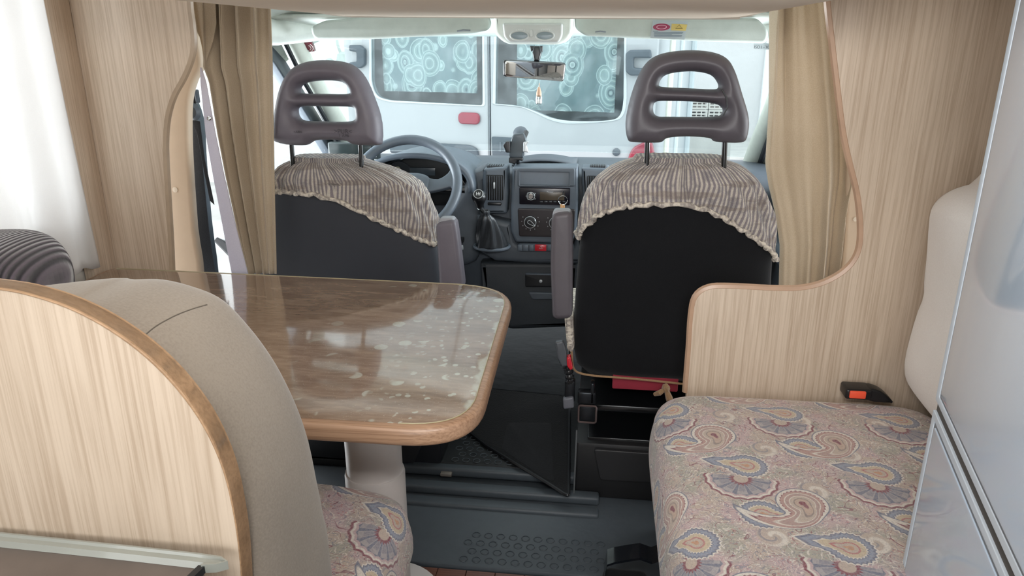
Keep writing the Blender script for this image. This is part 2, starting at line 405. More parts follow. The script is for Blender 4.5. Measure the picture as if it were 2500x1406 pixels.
def tube(path, r, seg=10, closed=False, bm=None, caps=True):
    bm = bm or bmesh.new(); P = [Vector(p) for p in path]; N = len(P); rings = []
    up0 = None
    for i, p in enumerate(P):
        a = P[(i-1) % N] if (closed or i > 0) else p; b = P[(i+1) % N] if (closed or i < N-1) else p
        t = (b-a).normalized()
        if up0 is None: up0 = t.orthogonal().normalized()
        up0 = (up0-t*up0.dot(t)).normalized(); s = t.cross(up0); rr = r[i] if isinstance(r, (list, tuple)) else r
        rings.append([bm.verts.new(p+(up0*cos(2*pi*k/seg)+s*sin(2*pi*k/seg))*rr) for k in range(seg)])
    for i in range(N if closed else N-1):
        A, B = rings[i], rings[(i+1) % N]
        if closed and i == N-1:
            best = min(range(seg), key=lambda o: sum((A[k].co-B[(k+o) % seg].co).length for k in range(seg))); B = [B[(k+best) % seg] for k in range(seg)]
        for k in range(seg): bm.faces.new((A[k], A[(k+1) % seg], B[(k+1) % seg], B[k]))
    if not closed and caps: bm.faces.new(rings[0]); bm.faces.new(rings[-1][::-1])
    return fix(bm)
def lathe(prof, c, axis=(0, 0, 1), seg=28):
    """prof: (radius, height) along axis from c"""
    bm = bmesh.new(); ax = Vector(axis).normalized(); u = ax.orthogonal().normalized(); v = ax.cross(u); c = Vector(c); rings = []
    for r, h in prof: rings.append([bm.verts.new(c+ax*h+(u*cos(2*pi*k/seg)+v*sin(2*pi*k/seg))*max(r, 1e-4)) for k in range(seg)])
    for A, B in zip(rings, rings[1:]):
        for k in range(seg): bm.faces.new((A[k], A[(k+1) % seg], B[(k+1) % seg], B[k]))
    bm.faces.new(rings[0]); bm.faces.new(rings[-1][::-1]); return fix(bm)
def grid(fn, nu, nv, closed_u=False, uvs=None):
    bm = bmesh.new(); V = [[bm.verts.new(fn(i/nu, j/nv)) for i in range(nu if closed_u else nu+1)] for j in range(nv+1)]
    uvl = bm.loops.layers.uv.new('UVMap')
    W = nu
    for j in range(nv):
        for i in range(W):
            i2 = (i+1) % nu if closed_u else i+1
            f = bm.faces.new((V[j][i], V[j][i2], V[j+1][i2], V[j+1][i]))
            if uvs:
                for l, (a, b) in zip(f.loops, ((i, j), (i+1, j), (i+1, j+1), (i, j+1))): l[uvl].uv = uvs(a/nu, b/nv)
    return bm, V
def solid(o, t, off=0):
    m = o.modifiers.new('solid', 'SOLIDIFY'); m.thickness = t; m.offset = off; return o
def ip(rows, t):
    xs = [r[0] for r in rows]; return [float(np.interp(t, xs, [r[k] for r in rows])) for k in range(1, len(rows[0]))]
def text(s, size, loc, R, m, parent, name='lettering', ext=.0003):
    cu = bpy.data.curves.new(name, 'FONT'); cu.body = s; cu.size = size; cu.extrude = ext; cu.align_x = 'CENTER'; cu.align_y = 'CENTER'
    o = bpy.data.objects.new('tmp', cu); COL.objects.link(o); dg = bpy.context.evaluated_depsgraph_get()
    me = bpy.data.meshes.new_from_object(o.evaluated_get(dg)); bpy.data.objects.remove(o)
    me.transform(Matrix.Translation(Vector(loc))@R.to_4x4()); return obj(name, me, m, parent, smooth=0)
FACE = Matrix.Rotation(pi/2, 3, 'X')     # text facing -Y

# ================================================================== THE SETTING
def struct(name, bm, m, parent=None, smooth=35): return obj(name, bm, m, parent, smooth, kind='structure' if parent is None else None)
fl = struct('floor', box(-1.2, 1.15, -1.6, 1.56, -.03, -.004, 0), simple('sub_floor', '#3a251d', .6))
k = 0
for i in range(27):                                # planks of the aisle, running across
    x0 = -.46+i*.075
    if x0 > 1.0: break
    obj('plank', box(x0, x0+.0735, .9, 1.553, -.004, .004, .001, 1), PLANK, fl)
cf = struct('cab_floor', box(-.85, .85, 1.56, 3.2, -.05, .012, .004), RUBBER)
bm = bmesh.new()                                   # moulded ribs of the rubber step
for yy, zz, h in ((1.80, .012, .012), (1.86, .02, .018), (1.945, .03, .02)):
    join(bm, box(-.45, .25, yy, yy+.04, zz-.01, zz+h, .008, 3))
obj('step_rib', bm, RUBBER, cf)
struct('cab_floor_front', box(-.85, .85, 1.97, 3.2, .012, .055, .01), CABF)

# left wall with the curtained window
wl = plate([(-1.6, -.05), (1.88, -.05), (1.88, 2.0), (-1.6, 2.0)], 0, .03, fYZ(-1.2), .002, [rrect(.55, .86, 1.72, 1.62, .05)])
wl = struct('wall_left', wl, WALLW)
w1 = struct('window_1', plate(rrect(.52, .83, 1.75, 1.65, .06), 0, .02, fYZ(-1.185), .004, [rrect(.57, .88, 1.70, 1.60, .05)]), simple('window_frame', '#5c5f63', .4))
obj('pane', plate(rrect(.56, .87, 1.71, 1.61, .05), .006, .010, fYZ(-1.185), .0005), SGLASS, w1)
struct('wall_right', box(1.08, 1.11, -1.6, 1.85, -.05, 2.0, .002), WALLW)
struct('wall_back', plate([(-1.2, -.05), (1.1, -.05), (1.1, 2.0), (-1.2, 2.0)], 0, .03, fXZ(-1.6), .002, [rrect(-.95, 1.05, .25, 1.85, .05)]), WALLW)
struct('ceiling', plate([(-1.2, -1.6), (1.1, -1.6), (1.1, 1.2), (-1.2, 1.2)], 0, .03, fXY(2.0), .002, [rrect(-.5, -.5, .3, .25, .05)]), simple('ceiling_white', '#d8d4cc', .8))
# beige underside of the overcab locker, corners turned up
und = [(-1.15, 1.62), (-1.15, 1.52), (-.72, 1.47), (-.60, 1.405), (-.52, 1.372), (-.44, 1.359), (-.3, 1.3565), (.45, 1.350), (.53, 1.353), (.585, 1.366), (.66, 1.41), (.75, 1.47), (1.06, 1.52), (1.06, 1.62)]
struct('ceiling_overcab', plate(und, .98, 1.93, fXZ(), .006), BEIGEP)
struct('trim_1', tube([(x, 1.932, z+.003) for x, z in smooth_pts(und[1:-1], 6, False)], .005, 8), simple('welt', '#c9c0b3', .6))
struct('wall_overcab_front', box(-1.15, 1.06, 1.14, 1.17, 1.6, 2.0, .003), WOOD)

# cab shell ---------------------------------------------------------
def liner(u, v):
    x = -.98+1.96*u; y = 1.9+.62*v
    r = max(0., abs(x)-.55)/.43
    zt = 1.50 - .17*(v**1.5)
    z = zt - .20*r**2.2*(0.3+.7*v)
    return (x, y, z)
bm, _ = grid(liner, 40, 14)
hl = struct('ceiling_cab', bm, HEADL); solid(hl, .02, 1)
# windscreen header
def hdr(u, v):
    x = -.86+1.72*u; d = (abs(x)/.86)
    return (x, 2.34+.20*v-.05*d*d, 1.365-.052*v-.010*d**4*v-.0*v)
bm, _ = grid(hdr, 40, 6)
solid(struct('trim_2', bm, HEADL), .012, 1)
# corner fillets of the header running into the pillars
for s in (-1, 1):
    pts = [(s*.40, 2.46, 1.345), (s*.60, 2.44, 1.337), (s*.72, 2.40, 1.330), (s*.80, 2.32, 1.325), (s*.86, 2.2, 1.33), (s*.9, 2.05, 1.36)]
    struct('trim_3' if s < 0 else 'trim_4', tube(pts, [.022, .028, .034, .04, .045, .05], 12), HEADL)
# windscreen pane
def ws(u, v):
    x = (-.80+1.6*u)*(1+.06*v); d = (x/.85)**2
    return (x, 2.50+.66*v-.09*d, 1.315-.46*v)
bm, _ = grid(ws, 20, 10)
win2 = struct('window_2', bm, GLASS); solid(win2, .004)
# A pillars
def pillar(s, nm):
    bm = bmesh.new()
    P = [(s*.79, 2.40, 1.325), (s*.80, 2.55, 1.20), (s*.81, 2.72, 1.08), (s*.82, 2.9, .95), (s*.83, 3.05, .84)]
    tube(P, [.036, .036, .038, .045, .05], 12, bm=bm)
    p = struct(nm, bm, simple('pillar_trim', '#c2c8bd', .6))
    obj('seal', tube([(x-s*.0, y-.045, z-.03) for x, y, z in P], .011, 8), BLK, p)
pillar(-1, 'trim_5'); pillar(1, 'trim_6')
# doors with panes
def door(s, nm):
    o = [(2.12, .15), (3.02, .15), (3.08, .80), (2.44, 1.30), (2.12, 1.33)]
    h = [(2.20, .83), (2.93, .83), (2.42, 1.24), (2.20, 1.27)]
    d = struct(nm, plate(rpoly(o, .03), -.02, .02, fYZ(s*.88), .006, [rpoly(h, .03)]), DASH)
    obj('pane', plate(rpoly([(2.19, .82), (2.94, .82), (2.42, 1.25), (2.19, 1.28)], .03), -.002, .002, fYZ(s*.88), .0005), SGLASS, d)
    obj('armrest', box(s*.80 if s < 0 else s*.80, s*.87, 2.3, 2.75, .60, .66, .02, 3), DASH, d)
    obj('window_ledge', box(min(s*.83, s*.90), max(s*.83, s*.90), 2.18, 2.98, .79, .825, .01, 3), simple('door_trim', '#aeb4b0', .5), d)
    return d
door(-1, 'door_1'); door(1, 'door_2')
# B pillar linings
bp = ats([(440, -60), (478, 90), (490, 158), (474, 196), (461, 245), (459, 320), (463, 420), (473, 560), (483, 690), (385, 690), (375, 250), (400, -60)], 2.02)
p7 = struct('trim_7', plate(smooth_pts(bp, 4), 0, .035, fXZ(2.02), .012), PILL)
obj('screw_cap', lathe([(.008, 0), (.008, .003), (.001, .004)], (at(428, 463, 2.02)[0], 2.021, at(428, 463, 2.02)[1]), (0, -1, 0), 14), simple('cap', '#d6c9b8', .4), p7)
bp2 = ats([(1990, 480), (2040, 440), (2090, 380), (2140, 380), (2140, 780), (2030, 780), (2045, 560)], 1.98)
p8 = struct('trim_8', plate(smooth_pts(ats([(2078, 360), (2140, 330), (2150, 800), (2035, 790), (2058, 640), (2066, 520)], 2.02), 4), 0, .03, fXZ(2.02), .01), PILL)
obj('screw_cap', lathe([(.006, 0), (.006, .003), (.001, .004)], (at(2088, 535, 2.02)[0], 2.021, at(2088, 535, 2.02)[1]), (0, -1, 0), 14), simple('cap2', '#d6c9b8', .4), p8)
struct('trim_9', plate(smooth_pts(ats([(459, 238), (488, 290), (496, 400), (508, 540), (524, 700), (470, 700), (455, 400)], 2.12), 4), 0, .05, fXZ(2.10), .008), simple('door_post', '#2e3b42', .45))
struct('trim_10', plate(ats([(2076, 410), (2082, 500), (2066, 700), (2035, 760), (2052, 500)], 2.12), 0, .05, fXZ(2.10), .004), simple('door_post_dark', '#17191d', .4))

# ================================================================== OUTSIDE
struct('ground', box(-20, 20, 3.3, 26, -.62, -.55, 0), GROUND)
struct('wall_yard', box(-.5, 16, 15.5, 15.8, -.6, 6, .01), PLAST)
struct('wall_yard_side', box(-16, -2.4, 9.56, 9.86, -.6, 5, .01), simple('white_wall', '#eef0f0', .8))
# doorway slab on the yard wall
X0, Z0 = at(1868, 150, 15.4); X1, Z1 = at(1905, 300, 15.4)
struct('door_3', box(X0, X0+1.1, 15.4, 15.5, -.5, 3.0, .01), simple('yard_door', '#e8ecef', .6))

VA = radians(12.4); VU = Vector((cos(VA), -sin(VA), 0)); VN = Vector((-sin(VA), -cos(VA), 0))   # along the rear face / out of it
VO = Vector((at(1197, 300, 4.45)[0], 4.45, 0))
def vat(px, py, off=0.):
    d = ray(px, py); O = VO+VN*off; k_ = (O-CAMP).dot(VN)/d.dot(VN); p = CAMP+d*k_; q = p-VO
    return (q.dot(VU), p.z)
def fV(a, b, c): p = VO+VU*a+VN*c; return (p.x, p.y, b)
van = thing('camper_van', 'white camper van parked close in front of the windscreen, rear doors and curtained windows facing', 'van', tuple(VO+Vector((0, 0, -.55))))
uL, _ = vat(868, 300); uR, _ = vat(1596, 300)
vp = lambda L, off=0.: [vat(x, y, off) for x, y in L]
lw = vp([(905, 20), (1178, 20), (1180, 258), (950, 246), (918, 236), (906, 205)])
rw = vp([(1212, 20), (1526, 20), (1524, 240), (1517, 278), (1490, 294), (1400, 297), (1350, 290), (1305, 272), (1270, 260), (1208, 254)])
um, zb = vat(1197, 500)
dL = rpoly([(uL, -.1), (um-.006, -.1), (um-.006, 2.3), (uL, 2.3)], .03); dR = rpoly([(um+.006, -.1), (uR, -.1), (uR, 2.3), (um+.006, 2.3)], .03)
lwr = rpoly(lw, [0, .01, .02, .05, .09, .05]); rwr = smooth_pts(rw[2:], 4, False)+[rw[0], rw[1]]
obj('door', plate(dL, -.05, 0, fV, .008, [lwr]), VANW, van)
obj('door', plate(dR, -.05, 0, fV, .008, [rwr]), VANW, van)
def grow(P, d):
    c = Vector((sum(p[0] for p in P)/len(P), sum(p[1] for p in P)/len(P))); return [tuple(Vector(p)+(Vector(p)-c).normalized()*d) for p in P]
for P, nm in ((lwr, 'a'), (rwr, 'b')):
    f = obj('window', plate(grow(P, .014), -.012, .004, fV, .003, [grow(P, -.004)]), simple('window_rubber'+nm, '#c4ccd0', .4), van)
    obj('pane', plate(grow(P, .006), -.012, -.006, fV, .001), VGLASS, f)
def cloth_v(u0, u1, z0, z1):
    def fn(u, v): return fV(u0+(u1-u0)*u, z0+(z1-z0)*v, -.09+.012*sin(u*28))
    return grid(fn, 60, 4, uvs=lambda a, b: (u0+(u1-u0)*a, z0+(z1-z0)*b))[0]
a0 = vat(938, 222, -.09); a1 = vat(1166, 228, -.09); obj('curtain', cloth_v(a0[0], a1[0], a0[1], 2.2), CIRC, van)
a0 = vat(1262, 262, -.09); a1 = vat(1500, 275, -.09); obj('curtain', cloth_v(a0[0], a1[0], a1[1], 2.2), CIRC, van)
# body shell: roof, sides, dark interior back wall, bumper
bm = plate(rrect(uL-.10, -.25, uR+.05, 2.75, .16), -1.5, -.052, fV, .05, [rrect(uL+.03, .0, uR-.06, 2.2, .08)])
obj('body', bm, VANW, van)
obj('dark_interior', plate(rrect(uL-.02, -.1, uR, 2.3, .1), -.6, -.55, fV, .01), simple('van_dark', '#4c555a', .8), van)
obj('bumper', plate(rrect(uL-.12, -.32, uR+.07, -.06, .05), -.1, .10, fV, .03), VANG, van)
obj('door_seal', tube([fV(um, z, .001) for z in (-.05, .8, 1.6, 2.3)], .0045, 8), GASK, van)
hp = vp([(956, 343), (1150, 353), (1168, 362), (1173, 386), (1120, 384), (956, 372)])
o = obj('handle_strip', plate(rpoly(hp, .02), 0, .03, fV, .01), VANG, van)
a = vp([(1090, 390), (1146, 393), (1146, 430), (1090, 428)])
obj('number_plate', plate(a, 0, .006, fV, .002), simple('plate_white', '#dfe3e4', .4), van)
a = vp([(1202, 333), (1278, 337), (1280, 388), (1204, 384)])
l_ = obj('latch', plate(rpoly(a, .01), 0, .018, fV, .006), VANG, van)
for j in range(4):
    q0 = vat(1222+j*10, 345); obj('latch_slot', plate(rrect(q0[0], q0[1]-.06, q0[0]+.012, q0[1], .003), .018, .021, fV, .001), simple('slot%d' % j, '#59636b', .5), l_)
a0 = vat(1121, 302); a1 = vat(1173, 275)
obj('brake_lamp', plate(rrect(a0[0], a0[1], a1[0], a1[1], .028), 0, .02, fV, .009), REDL, van)
a0 = vat(1505, 371); obj('rubber_stop', lathe([(.022, 0), (.022, .008), (.016, .011), (.001, .012)], fV(a0[0], a0[1], 0), VN, 18), VANG, van)
a = vp([(1532, 440), (1532, 398), (1540, 370), (1556, 354), (1593, 350), (1593, 440)])
tl = obj('tail_lamp', plate(smooth_pts(a, 3), -.03, .02, fV, .012), REDL, van)
hb = vp([(1530, 130), (1540, 122), (1590, 121), (1592, 142), (1549, 141), (1549, 165), (1592, 167), (1592, 184), (1540, 184), (1530, 174)])
obj('hinge', plate(rpoly(hb, .01), 0, .035, fV, .01), VANG, van)
hb = vp([(858, 110), (884, 110), (896, 120), (896, 158), (886, 166), (858, 165), (858, 152), (876, 150), (876, 127), (858, 124)])
obj('hinge', plate(rpoly(hb, .01), 0, .035, fV, .01), VANG, van)
for (px, py) in ((1140, 372), (1108, 376)):
    q0 = vat(px, py, .03); obj('screw', lathe([(.006, 0), (.006, .003)], fV(q0[0], q0[1], .03), VN, 10), CHROME, van)
for j, (c_, r, cc_) in enumerate(((-.12, .022, '#cfd3c6'), (-.55, .02, '#c3cccf'), (-1.15, .03, '#aab5b9'))):
    obj('side_rail', tube([fV(uR+.055, z, c_) for z in (-.2, 1.0, 2.6)], r, 10), simple('rail%d' % j, cc_, .4), van)
# stacked plastic crates far behind, seen through the lower headrest slot
crm = simple('crate_plastic', '#b3b3ae', .6)
xa, zc0 = at(1640, 292, 11.5)
for r in range(2):
    for c in range(3):
        x0 = xa+c*.25; z0 = zc0+r*.17
        t = thing('plastic_crate', ('%s crate of the %s row, in the yard behind the passenger headrest' % (('left', 'middle', 'right')[c], ('lower', 'upper')[r])), 'crate', (x0+.12, 11.5, z0), 'slatted crates in the yard')
        holes = [rrect(x0+.02+i*.07, z0+.025+j*.045, x0+.075+i*.07, z0+.048+j*.045, .006, 2) for i in range(3) for j in range(3)]
        obj('side', plate(rrect(x0, z0, x0+.24, z0+.165, .008), 0, .02, fXZ(11.3), .003, holes), crm, t)
        obj('tray', box(x0, x0+.24, 11.32, 11.6, z0, z0+.02, .004), simple('crate_inside', '#5f5a54', .8) if 'crate_inside' not in MATS else MATS['crate_inside'], t)
        obj('back', box(x0, x0+.24, 11.6, 11.62, z0, z0+.16, .004), MATS['crate_inside'], t)
tag(obj('crate_plinth', box(xa-.1, xa+.85, 11.2, 11.7, -.55, zc0-.003, .02), GROUND), 'low concrete block under the crates in the yard', 'block')
# bell shaped wall lamp, left of the van
q = at(822, 130, 9.3)
t = thing('bell_lantern', 'pale bell shaped lanterns hanging against the bright sky, left of the van', 'lantern', (q[0], 9.3, q[1]))
lm = simple('lantern_metal', '#aebab6', .4)
obj('chain', tube([(q[0], 9.3, q[1]+.35), (q[0]+.02, 9.3, q[1]+.1), (q[0]+.05, 9.3, q[1]+.0)], .018, 8), lm, t)
obj('shade', lathe([(.02, .0), (.07, -.03), (.09, -.12), (.11, -.2), (.10, -.2)], (q[0]+.08, 9.3, q[1]+.02), (0, 0, 1), 16), lm, t)
obj('shade', lathe([(.02, .0), (.06, -.03), (.08, -.12), (.09, -.2), (.08, -.2)], (q[0]-.1, 9.3, q[1]-.06), (0, 0, 1), 16), lm, t)
obj('bracket', tube([(q[0], 9.3, q[1]+.35), (q[0]-.4, 9.3, q[1]+.45), (q[0]-1.5, 9.5, q[1]+.45)], .02, 8), lm, t)
# own bonnet and the wiper at the right
def bon(u, v): return (-.85+1.7*u, 3.2+.55*v, .78-.10*v-.22*v*v-.10*abs(2*u-1)**3)
bm, _ = grid(bon, 20, 8); o = solid(obj('bonnet', bm, VANW), .01); tag(o, 'white sloping bonnet of this vehicle beyond the windscreen', 'bonnet')
t = thing('wiper', 'black wiper arm resting low on the passenger side of the windscreen', 'wiper', (.7, 3.2, .9))
q0, q1 = at(1780, 412, 3.2), at(1866, 395, 3.2)
obj('arm', tube([(q0[0], 3.2, q0[1]), (q1[0], 3.18, q1[1])], .009, 8), BLK, t)
q2 = at(1846, 418, 3.2); obj('blade', tube([(q1[0], 3.19, q1[1]), (q2[0], 3.19, q2[1])], .006, 8), BLK, t)
# door mirror outside driver's window
q = at(528, 575, 2.75)
t = thing('door_mirror', 'outside mirror glimpsed between the dark door post and the curtain lining', 'mirror', (-1.0, 2.75, .8))
obj('shell', lathe([(.01, 0), (.05, .01), (.065, .05), (.05, .09), (.01, .1)], (q[0]+.02, 2.75, q[1]-.02), (0, 1, 0), 18), SILVER, t)
obj('arm', tube([(q[0], 2.76, q[1]-.02), (q[0]+.10, 2.7, q[1]-.08), (-.885, 2.68, q[1]-.09)], .016, 8), BLK, t)

# ================================================================== PARTITIONS
PY = 1.86
pl = [(60, -150), (452, -150), (456, 0), (463, 60), (466, 105), (460, 145), (443, 188), (419, 232), (404, 280), (398, 335), (399, 400), (405, 500), (411, 600), (415, 700), (430, 1150), (60, 1150)]
PL = ats(pl, PY); PL[0] = (-1.165, PL[0][1]); PL[-1] = (-1.165, .02); PL[-2] = (PL[-2][0], .02)
PLs = [PL[0]]+smooth_pts(PL[1:-2], 4, False)+PL[-2:]
t = thing('partition_panel', 'pale wood partition panel with a wavy edge behind the table, by the white curtain', 'panel', (-1.05, PY, 0))
obj('board', plate(PLs, 0, .022, fXZ(PY), .002), WOOD, t)
obj('return_board', box(-1.165, -1.135, 1.765, PY-.001, .02, 1.9, .003), WOOD, t)
obj('edge_strip', tube([(x, PY+.011, z) for x, z in smooth_pts(PL[1:-2], 4, False)], .0105, 8), simple('edge_beige', '#a9957f', .4), t)
RY = 1.765
pr = [(2020, -150), (2026, 0), (2037, 100), (2050, 210), (2064, 320), (2081, 400), (2098, 470), (2106, 540), (2104, 600), (2088, 640), (2055, 672), (2005, 697), (1950, 708), (1880, 708), (1780, 703), (1730, 706), (1700, 728), (1690, 775), (1685, 850), (1676, 960), (1665, 1150)]
PR = ats(pr, RY); PR[-1] = (PR[-1][0], .02)
curve = smooth_pts(PR[:-1], 4, False)
t = thing('partition_panel', 'darker wood partition panel with a stepped, curved edge between the paisley bench and passenger seat', 'panel', (.8, RY, 0))
obj('board', plate(curve+[PR[-1], (1.078, .02), (1.078, PR[0][1])], 0, .022, fXZ(RY), .002), WOODR, t)
obj('edge_strip', tube([(x, RY+.010, z) for x, z in curve], .0105, 8), simple('edge_tan', '#b3937a', .35), t)

# ================================================================== CURTAINS
def curtain(L, R, Y0, amp, folds, ph=0., wob=.5, nu=110, nv=50):
    y0, y1 = L[0][0], L[-1][0]
    def fn(u, v):
        py = y0+(y1-y0)*v; xl = ip(L, py)[0]; xr = ip(R, py)[0]
        px = xl+(xr-xl)*u
        f = 2*pi*folds*u+ph+wob*sin(v*3+u*4)
        d = amp*(sin(f)+.35*sin(2.3*f+1.1+v*2))*(.55+.45*sin(3.1*u+v*1.7+ph))
        x, z = at(px, py, Y0+d*.0)
        return (x+.25*d*cos(f), Y0+d, z)
    return fn
# white side-window curtain: plane X
def wc(u, v):
    y = .62+(1.09+.045*v)*u; f = y*38+.6*sin(v*2.2)+.8*sin(y*5)
    d = .016*sin(f)*(.5+.8*v)+.006*sin(f*2.1+1)
    zb = .735+.012*sin(f)-.0
    if y > 1.67: zb = .735+.012*sin(f)
    sw = (1-v)*-.0
    return (-1.100+d*min(1, (1-u)*8+.25), y+sw+.006*cos(f)*v, 1.65+(zb-1.65)*v)
bm, _ = grid(wc, 260, 40); o = obj('white_curtain', bm, WHITEC, label='sheer white curtain hanging over the left side window', cat='curtain'); solid(o, .0008)
bm = bmesh.new(); tube([(-1.13, .55, 1.66), (-1.13, 1.80, 1.66)], .006, 8, bm=bm)
tag(obj('curtain_rail', bm, CHROME), 'thin rail carrying the sheer white curtain', 'rail')
LL = [(-150, 478), (0, 484), (165, 489), (200, 503), (330, 525), (430, 545), (560, 575), (668, 603)]
LR = [(-150, 640), (0, 661), (150, 666), (330, 669), (500, 672), (668, 676)]
t = thing('cab_curtain', 'gathered beige curtain hanging on the left beside the driver headrest, pale lining showing', 'curtain', (-.7, 1.95, .6))
bm, _ = grid(curtain(LL, LR, 1.945, .024, 4.6, .4), 120, 60); solid(obj('cloth', bm, BEIGEC, t), .002)
LL2 = [(-150, 466), (0, 468), (60, 478), (120, 492), (165, 497)]; LR2 = [(-150, 520), (0, 526), (60, 528), (100, 520), (140, 506), (165, 499)]
bm, _ = grid(curtain(LL2, LR2, 1.925, .006, 1.0, 1), 30, 30); solid(obj('folded_back_edge', bm, BEIGEC, t), .002)
BL = [(165, 488), (200, 489), (330, 502), (430, 520), (560, 545), (668, 566)]; BR = [(165, 492), (200, 503), (330, 527), (430, 548), (560, 578), (668, 606)]
bm, _ = grid(curtain(BL, BR, 1.93, .002, .5), 12, 40)
ln = solid(obj('lining', bm, LINING, t), .002)
q = at(511, 289, 1.925); obj('snap_fastener', lathe([(.006, 0), (.006, .002), (.003, .003), (.003, .0015), (.001, .001)], (q[0], 1.925, q[1]), (0, -1, 0), 16), CHROME, ln)
RL = [(-150, 1884), (0, 1885), (100, 1881), (250, 1877), (400, 1868), (450, 1876), (520, 1893), (600, 1905), (730, 1902)]
RR = [(-150, 2030), (0, 2038), (150, 2054), (330, 2072), (400, 2076), (450, 2074), (520, 2062), (620, 2052), (730, 2040)]
t = thing('cab_curtain', 'gathered beige curtain hanging on the right between passenger seat and wooden panel', 'curtain', (.8, 2.06, .6))
bm, _ = grid(curtain(RL, RR, 2.04, .026, 3.4, 2.4, .8), 120, 60); solid(obj('cloth', bm, BEIGEC, t), .002)

# ================================================================== TABLE
TZ = .70
ox = [(-1.155, 1.02), (-.10, 1.04), (.035, 1.06), (.035, 1.20), (.015, 1.60), (.0, 1.80), (-.20, 1.82), (-1.155, 1.79)]
tx = rpoly([(-1.13, 1.037), (.035, 1.04), (.015, 1.805), (-1.13, 1.835)], [.0, .13, .17, .05], 10)
t = thing('dinette_table', 'glossy brown dinette table with water stains at its rounded free end', 'table', (-.35, 1.42, 0))
obj('edge_band', plate(tx, TZ-.036, TZ, fXY(), .012, res=4), WOODED, t)
def inset(P, d):
    n = len(P); out = []
    for i in range(n):
        a, b, c = Vector(P[i-1]), Vector(P[i]), Vector(P[(i+1) % n]); e = (c-a).normalized(); out.append(tuple(b+Vector((-e.y, e.x))*d))
    return out
ti = inset(tx, .017)
obj('tabletop', plate(ti, TZ-.002, TZ+.0012, fXY(), .0006), TABLE, t)
obj('film_edge', tube([(x, y, TZ+.001) for x, y in ti[1:-6]], .0011, 6), simple('film', '#a59b7c', .3), t)
lx, ly = atZ(908, 1105, .52); lx = -.185; ly = 1.42
lx = at(912, 1100, 1.42)[0]
lg = obj('leg', lathe([(.056, .0), (.056, .662)], (lx, ly, .0), seg=40), COLB, t)
obj('leg_sleeve', lathe([(.060, .0), (.0605, .002), (.063, .25), (.063, .575), (.061, .583), (.0575, .586), (.057, .57)], (lx, ly, .02), seg=40), COLB, t)
obj('leg_collar', lathe([(.066, 0), (.068, .005), (.068, .355), (.066, .362), (.062, .362)], (lx, ly, .01), seg=40), COLB, t)
obj('foot', lathe([(.14, 0), (.14, .006), (.12, .014), (.07, .02)], (lx, ly, .004), seg=40), COLB, t)
obj('wall_bracket', box(-1.165, -1.13, 1.1, 1.75, TZ-.06, TZ-.037, .003), SILVER, t)

# ================================================================== BENCH FRONT LEFT (foreground)
DY = .60
arc = [(-400, 690), (-150, 690), (0, 703), (90, 722), (180, 754), (270, 802), (360, 868), (440, 950), (505, 1045), (550, 1150), (575, 1260), (588, 1360), (594, 1460), (600, 1560)]
A = ats(arc, DY); As = smooth_pts(A, 4, False)
t = thing('dinette_bench', 'rear dinette bench with round wooden end panel, taupe backrest and paisley seat, lower left', 'bench', (-.6, .9, 0))
out = As+[(As[-1][0], .02), (-1.06, .02), (-1.06, As[0][1])]
obj('end_panel', plate(out, 0, .022, fXZ(DY), .0015), WOOD, t)
obj('edge_strip', plate(As+[(As[-1][0], .02), (As[-1][0]-.0025, .02)]+[tuple(Vector(p)) for p in grow(As, -.003)][::-1], -.001, .0235, fXZ(DY), .0008), WOODE, t)
# taupe backrest: puffy cushion whose right end follows the arc
def cushion(outl, y0, y1, puff, m, name, parent, nd=16):
    """outl: closed outline in X,Z; rounded across Y"""
    c = Vector((sum(p[0] for p in outl)/len(outl), sum(p[1] for p in outl)/len(outl))); N = len(outl)
    rows = []
    for j in range(nd+1):
        a = pi*j/nd; s = abs(sin(a))**.55; yy = (y0+y1)/2-(y1-y0)/2*(abs(cos(a))**.75)*(1 if cos(a) > 0 else -1)
        rows.append((s, yy))
    bm = bmesh.new(); uvl = bm.loops.layers.uv.new('UVMap'); V = []
    for s, yy in rows:
        r = []
        for p in outl:
            d = Vector(p)-c; L = d.length; q = c+d*max(.02, (L-puff*(1-s))/L); r.append(bm.verts.new((q.x, yy, q.y)))
        V.append(r)
    for A_, B_ in zip(V, V[1:]):
        for i in range(N): bm.faces.new((A_[i], A_[(i+1) % N], B_[(i+1) % N], B_[i]))
    bm.faces.new(V[0]); bm.faces.new(V[-1][::-1])
    for f in bm.faces:
        for l in f.loops: l[uvl].uv = (l.vert.co.x, l.vert.co.y+l.vert.co.z)
    return obj(name, fix(bm), m, parent, smooth=60)
ca = [(160, 706), (250, 706), (330, 708), (420, 732), (490, 768), (560, 840), (620, 920), (665, 1000), (700, 1080), (725, 1160), (745, 1260), (760, 1340), (775, 1440)]
CA = [at(x, y, .72) for x, y in ca]
top = CA[0][1]
oc = smooth_pts([(-1.04, .50), (-1.04, top-.08), (-.9, top-.05), (-.62, top-.035)]+CA+[(-.13, .52), (-.3, .485), (-.9, .485)], 4)
bk = cushion(oc, .625, .80, .045, TAUPE, 'backrest', t)
# seam stitched over the shoulder
from mathutils.bvhtree import BVHTree
tree = BVHTree.FromPolygons([v.co+WL[bk.name] for v in bk.data.vertices], [tuple(p.vertices) for p in bk.data.polygons])
sm = [tree.ray_cast(CAMP, ray(*p).normalized())[0] for p in smooth_pts([(350, 822), (380, 797), (425, 772), (468, 755), (505, 744)], 5, False)]
obj('seam', tube([p for p in sm if p is not None], .0008, 6), simple('seam_thread', '#5f574e', .9), bk)
